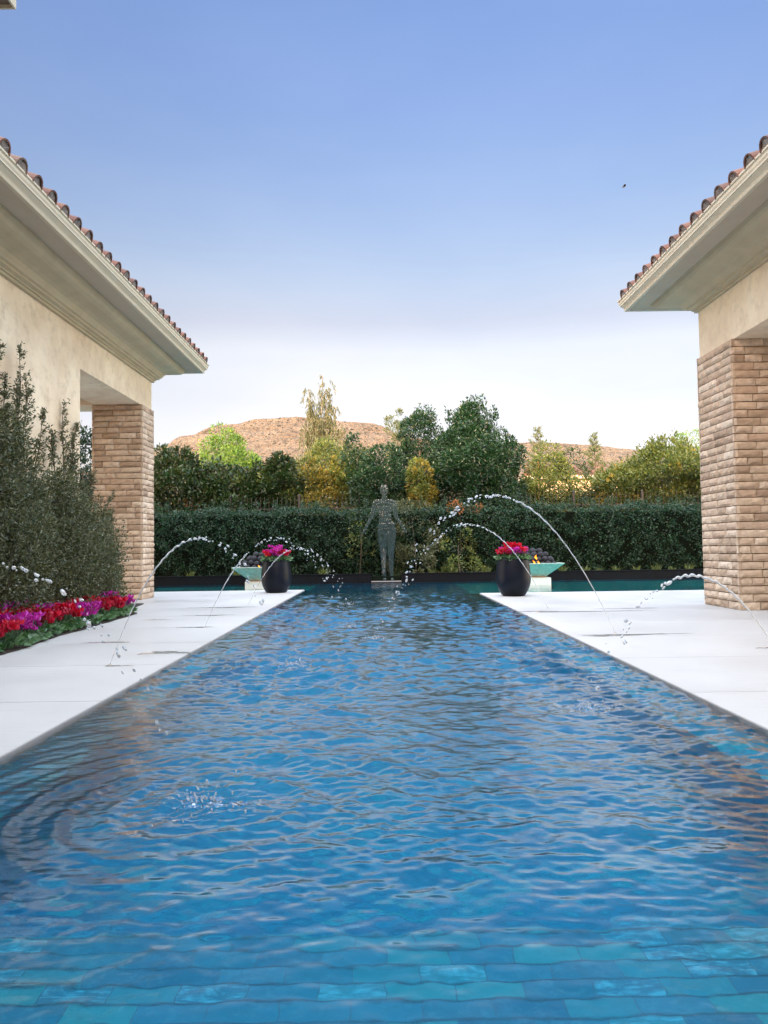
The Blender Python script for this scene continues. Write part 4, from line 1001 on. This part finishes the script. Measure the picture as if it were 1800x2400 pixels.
# ================================================================== FIRE BOWLS
def fire_bowl(side_, x, y):
    p_ = thing('stone_pedestal', (x, y, -1.15), f'white stone block in the water carrying the {side_} fire bowl', 'pedestal')
    b = MB(); b.bevel_box(x - .345, x + .345, y - .345, y + .345, -1.14, .178, .008); b.build('stone_block', 'pedestal_stone', p_)
    t_ = thing('fire_bowl', (x, y, .18), f'square tapered verdigris green fire bowl on the {side_} white pedestal', 'fire bowl')
    b = MB(); T, B_, z0, z1 = .66, .235, .215, .59
    def ring(r_, z): return [(x - r_, y - r_, z), (x + r_, y - r_, z), (x + r_, y + r_, z), (x - r_, y + r_, z)]
    V = ring(B_, z0) + ring(T, z1 - .02) + ring(T, z1) + ring(T - .05, z1) + ring(T - .08, z1 - .05)
    F = [(3, 2, 1, 0)] + [(k * 4 + j, k * 4 + (j + 1) % 4, k * 4 + 4 + (j + 1) % 4, k * 4 + 4 + j) for k in range(4) for j in range(4)] + [(16, 17, 18, 19)]
    b.add(V, F); b.build('bowl_body', 'patina_copper', t_)
    b = MB(); b.box(x - .22, x + .22, y - .22, y + .22, .179, .216); b.build('bowl_foot', 'bronze_base', t_)
    # heap of balls
    r_ = .083; pts = []
    for (lay, n_, z) in ((0, 6, .56), (1, 5, .69), (2, 4, .81), (3, 2, .92)):
        for i in range(n_):
            for j in range(n_ if lay < 3 else 2):
                if lay == 2 and (i in (0, 3)) and (j in (0, 3)): continue
                px_ = x + (i - (n_ - 1) / 2) * .178 + rng.uniform(-.015, .015); py_ = y + (j - (n_ - 1) / 2) * .172 + rng.uniform(-.015, .015)
                if lay < 2 and 0 < i < n_ - 1 and 1 < j < n_ - 1: continue
                pts.append(((px_, py_, z + rng.uniform(-.015, .02)), f"black stone ball, {ORD[i]} from the left, {['front', 'second', 'third', 'fourth', 'fifth', 'rear'][j]} row, {['bottom', 'second', 'third', 'top'][lay]} layer of the {side_} fire bowl"))
    for q, lb_ in pts:
        global ball0
        if ball0 is None:
            b = MB(); b.ball((0, 0, 0), r_, 20, 12); ball0 = b.build('fire_ball', 'fire_ball_stone', None, True, origin=(0, 0, 0)); o = ball0
        else: o = ball0.copy(); col.objects.link(o)
        o.location = q; o.rotation_euler = tuple(rng.uniform(0, 3, 3)); tag(o, lb_, 'ball', f'black balls in the {side_} fire bowl')
ball0 = None
fire_bowl('left', -3.52, 21.95); fire_bowl('right', 4.38, 21.95)
def flame(x, y, z, h, label, ph):
    h *= .8
    b = MB(); n = 10; pts = []; rad = []
    for i in range(n):
        u = i / (n - 1); pts.append((x + .02 * math.sin(u * 5 + ph), y, z + h * u)); rad.append(max(.002, h * .26 * math.sin(math.pi * min(1, u * .9 + .12)) * (1 - u * .45)))
    b.tube(pts, rad, 8); o = b.build('flame', 'flame', None, True, origin=(x, y, z)); tag(o, label, 'flame')
flame(4.20, 21.37, .56, .15, 'small orange flame low on the left of the right bowl rim', 0)
flame(4.34, 21.37, .56, .13, 'small orange flame at the rim near the middle of the right bowl', 1)
flame(4.27, 21.36, .70, .16, 'orange flame between the balls, highest one in the right bowl', 2)
flame(-3.22, 21.45, .84, .19, 'orange flame above the balls at the top of the left bowl', 2.5)
flame(-3.42, 21.33, .57, .10, 'tiny orange flame at the rim of the left bowl', .6)

# ================================================================== SCULPTURE
s_ = thing('figure_sculpture', (.09, 24.55, .03), 'standing human figure made of thin vertical metal rods on a slab at the pool end', 'sculpture')
SX, SY, SZ = .09, 24.57, .024
# capsules: (p0, p1, r0, r1) in metres, figure 3.08 m tall. x to viewer's right
CAP = []
def cap(a, b_, r0, r1, sy=1.0): CAP.append((np.array(a, float), np.array(b_, float), r0, r1, sy))
cap((-.01, 0, 2.92), (-.01, -.01, 2.82), .135, .115)        # head
cap((-.01, -.02, 2.80), (-.01, -.03, 2.74), .10, .07)
cap((-.01, .01, 2.72), (-.01, .01, 2.58), .075, .085)        # neck
cap((-.22, 0, 2.50), (.20, 0, 2.50), .10, .10)               # shoulders
cap((-.14, 0, 2.42), (.12, 0, 2.42), .14, .14); cap((-.12, -.02, 2.26), (.12, -.02, 2.26), .13, .13)
cap((-.07, 0, 2.05), (.09, 0, 2.05), .125, .125); cap((-.07, 0, 1.90), (.09, 0, 1.90), .125, .13)
cap((-.08, 0, 1.72), (.17, 0, 1.74), .155, .15); cap((-.06, .02, 1.58), (.20, .02, 1.60), .16, .16)
cap((-.08, 0, 1.55), (-.06, -.01, .85), .155, .10); cap((-.06, -.01, .85), (-.04, .03, .14), .10, .058)
cap((.22, 0, 1.55), (.18, -.03, .85), .155, .092); cap((.18, -.03, .85), (.19, .04, .14), .095, .055)
cap((-.05, .03, .70), (-.045, .04, .45), .085, .08); cap((.185, .03, .70), (.19, .04, .45), .08, .075)
cap((-.04, .03, .05), (-.03, -.17, .04), .055, .045); cap((.19, .04, .05), (.22, -.16, .04), .055, .045)
cap((-.30, 0, 2.47), (-.41, -.02, 2.05), .085, .062); cap((-.41, -.02, 2.05), (-.62, -.08, 1.66), .06, .042)
cap((.29, 0, 2.47), (.36, -.02, 2.05), .085, .062); cap((.36, -.02, 2.05), (.58, -.08, 1.70), .06, .042)
HC = []
for sgn, hx, hz in ((-1, -.66, 1.60), (1, .62, 1.63)):
    cap((hx, -.09, hz), (hx + sgn * .05, -.10, hz - .09), .042, .036)
    for q in range(4): a_ = (q - 1.5) * .25; cap((hx + sgn * .05 + (q - 1.5) * .02, -.10, hz - .10), (hx + sgn * (.09 + .03 * q * 0) + (q - 1.5) * .045, -.11, hz - .21 + abs(q - 1.5) * .015), .013, .009)
    cap((hx - sgn * .02, -.10, hz - .03), (hx - sgn * .05, -.13, hz - .11), .014, .010)
def sdf(P):
    d = np.full(len(P), 9.0)
    for a, b_, r0, r1, sy in CAP:
        ba = b_ - a; t_ = np.clip(((P - a) @ ba) / (ba @ ba), 0, 1); q = a + t_[:, None] * ba
        dd = np.linalg.norm(P - q, axis=1) - (r0 + (r1 - r0) * t_); d = np.minimum(d, dd)
    return d
b = MB(); g = .0255
zz = np.arange(.0, 3.12, .012); cnt = 0
for ix in range(-36, 37):
    for iy in range(-11, 10):
        x = ix * g + (iy % 2) * g * .5; y = iy * .030 + .004 * math.sin(ix * 3)
        P = np.stack([np.full(len(zz), x), np.full(len(zz), y), zz], 1); d = sdf(P)
        ins = (d < 0) & (d > -.040)
        j = 0
        while j < len(zz):
            if ins[j]:
                k = j
                while k + 1 < len(zz) and ins[k + 1]: k += 1
                za, zb_ = zz[j], zz[k] + .008
                if zb_ - za > .015:
                    w = .0046; b.cur = 0
                    b.box(SX + x - w, SX + x + w, SY + y - w, SY + y + w, SZ + za, SZ + zb_)
                    if (ix * 7 + iy * 13 + j) % 3 == 0:
                        b.cur = 1; w = .0075; b.box(SX + x - w, SX + x + w, SY + y - w, SY + y + w, SZ + zb_ - .012, SZ + zb_ + .004)
                j = k + 1
            else: j += 1
b.build('figure_body', ['statue_rod', 'statue_bead'], s_)
b = MB(); b.bevel_box(-.36, .59, 24.28, 24.85, -.004, .022, .006); b.build('base_slab', 'white_slab', s_)

# ================================================================== WATER JETS
drop_mesh = None
def jet(label, x0, y, xa, za, xl, seed, brk=.45, thick=1.0):
    global drop_mesh
    r_ = np.random.default_rng(seed); b = MB()
    t_ = thing('water_jet', (x0, y, 0), label, 'water jet')
    if drop_mesh is None:
        q_ = MB(); q_.ball((0, 0, 0), 1, 10, 8); o_ = q_.build('water_drop', 'water_stream', None, True, origin=(0, 0, 0)); drop_mesh = o_.data; bpy.data.objects.remove(o_)
    def drop(p, s_, stretch, rot):
        o_ = bpy.data.objects.new('water_drop', drop_mesh); col.objects.link(o_); o_.parent = t_
        o_.location = (p[0] - x0, p[1] - y, p[2]); o_.rotation_euler = Matrix(rot.tolist()).to_euler(); o_.scale = (s_, s_ * r_.uniform(.75, 1.1), s_ * stretch)
    def pos(u):
        x = x0 + (xl - x0) * u; ap = (xa - x0); q = (x - xa) / ap; return np.array([x, y, za * (1 - q * q) + WZ * u])
    n = 110; pts = []; rad = []; ub = brk
    for i in range(n):
        u = ub * i / (n - 1); p = pos(u); w = (u / ub) ** 1.5
        pts.append(p + np.array([0, .006 * w * math.sin(u * 130 + seed), .007 * w * math.sin(u * 170 + seed)])); rad.append(thick * (.0032 + .0055 * min(1, u / ub * 1.3) * (1 + .5 * w * math.sin(u * 210 + seed * 2))))
    b.tube(pts, rad, 8); b.build('water_stream', 'water_stream', t_, True)
    u = ub + .004; cnt = 0
    while u < .985 and cnt < 96:
        p = pos(u); v = pos(min(1, u + .01)) - pos(max(0, u - .01)); spd = np.linalg.norm(v)
        spread = .006 + .085 * max(0, (u - ub)) ** 1.2
        for _ in range(1 if u < .7 else int(r_.integers(1, 3))):
            q = p + r_.normal(scale=spread, size=3)
            s_ = thick * .0085 * math.exp(min(.45, r_.normal(scale=.33))) * (1 if _ == 0 else .6)
            drop(q, s_, r_.uniform(1.0, 2.1), rot_to(v + r_.normal(scale=.25 * spd, size=3))); cnt += 1
        u += .013 * math.exp(r_.normal(scale=.55)) * (1 + 1.3 * max(0, u - .6)) * (.8 if u < ub + .15 else 1.0) * 1.7 / abs(xl - x0)
    b = MB()
    for k in range(40):
        a = r_.uniform(0, 6.28); rr = abs(r_.normal(scale=.13)); b.ball((xl + rr * math.cos(a), y + rr * math.sin(a), WZ + abs(r_.normal(scale=.022))), r_.uniform(.002, .0065), 7, 5, (1, 1, r_.uniform(1, 2)))
    b.build('splash', 'water_stream', t_, True)['kind'] = 'stuff'
    b = MB(); b.lathe([(0, .004), (.020, .004), (.024, .0015), (.024, 0)], (x0, y, 0), 20)
    o = b.build('jet_nozzle', 'brass', None, True, origin=(x0, y, 0)); tag(o, 'brass deck nozzle of the ' + NOZ[seed - 1], 'nozzle')
NOZ = ['nearest left water arc', 'second nearest left water arc', 'third nearest left water arc', 'farthest left water arc', 'nearest right water arc', 'tallest right water arc', 'farthest right water arc']
jet('nearest left water arc, breaking into large drops at the left edge', -2.6, 3.45, -1.72, 1.055, -.80, 1, .44, .78)
jet('left water arc rising before the brick pillar, second nearest', -2.64, 7.46, -1.77, 1.22, -.90, 2, .42)
jet('left water arc crossing the green bowl, third nearest', -2.53, 10.95, -1.51, 1.245, -.50, 3, .30)
jet('left water arc crossing the black pot, farthest one', -2.665, 15.3, -1.66, 1.11, -.68, 4, .38)
jet('low right water arc beside the brick pillar, nearest of that side', 2.86, 5.3, 2.12, .885, 1.40, 5, .58)
jet('tallest water arc on the right, starting on the white deck', 2.853, 9.5, 1.38, 1.726, -.10, 6, .40, 1.15)
jet('middle sized right water arc passing the black pot, farthest one', 2.864, 13.4, 1.50, 1.48, .15, 7, .36, 1.1)
# puddles on the deck
def puddle(x, y, L, W, seed):
    r_ = np.random.default_rng(seed); n = 36; P = []
    for k in range(n):
        a = 2 * math.pi * k / n; f_ = 1 + .3 * math.sin(3 * a + seed) + .2 * math.sin(7 * a + seed * 2) + .1 * math.sin(13 * a)
        P.append((x + L * math.cos(a) * f_, y + W * math.sin(a) * f_, .002))
    b = MB(); b.add(P, [tuple(range(n))]); tag(b.build('puddle', 'wet_stone', None, origin=(x, y, 0)), kind='structure')
for i, (x, y, L, W) in enumerate([(3.05, 9.35, .55, .04), (2.7, 9.25, .28, .05), (3.3, 12.6, .85, .05), (2.55, 12.75, .3, .04), (4.2, 13.1, .5, .03), (-2.65, 10.95, .22, .05), (-2.9, 12.9, .35, .04), (-3.6, 12.2, .18, .03), (-2.55, 7.4, .12, .03), (-2.35, 8.3, .25, .1), (-3.3, 9.3, .25, .04), (4.0, 8.0, .12, .05), (-3.0, 14.6, .5, .06)]):
    puddle(x, y, L, W, i)
# bird
b = MB(); bx_, by_, bz_ = 19.7, 60, 29.56
b.ball((bx_, by_, bz_), .05, 8, 6, (2.0, 1, .9)); b.add([(bx_ - .1, by_, bz_ + .02), (bx_ + .12, by_, bz_ + .02), (bx_ + .05, by_ - .3, bz_ + .06), (bx_ - .08, by_ - .28, bz_ + .05)], [(0, 1, 2, 3)])
b.add([(bx_ - .1, by_, bz_ + .02), (bx_ + .12, by_, bz_ + .02), (bx_ + .05, by_ + .3, bz_ + .06), (bx_ - .08, by_ + .28, bz_ + .05)], [(0, 1, 2, 3)])
tag(b.build('bird', 'bird_feather', None, origin=(bx_, by_, bz_)), 'tiny dark bird flying high in the sky above the right roof', 'bird')
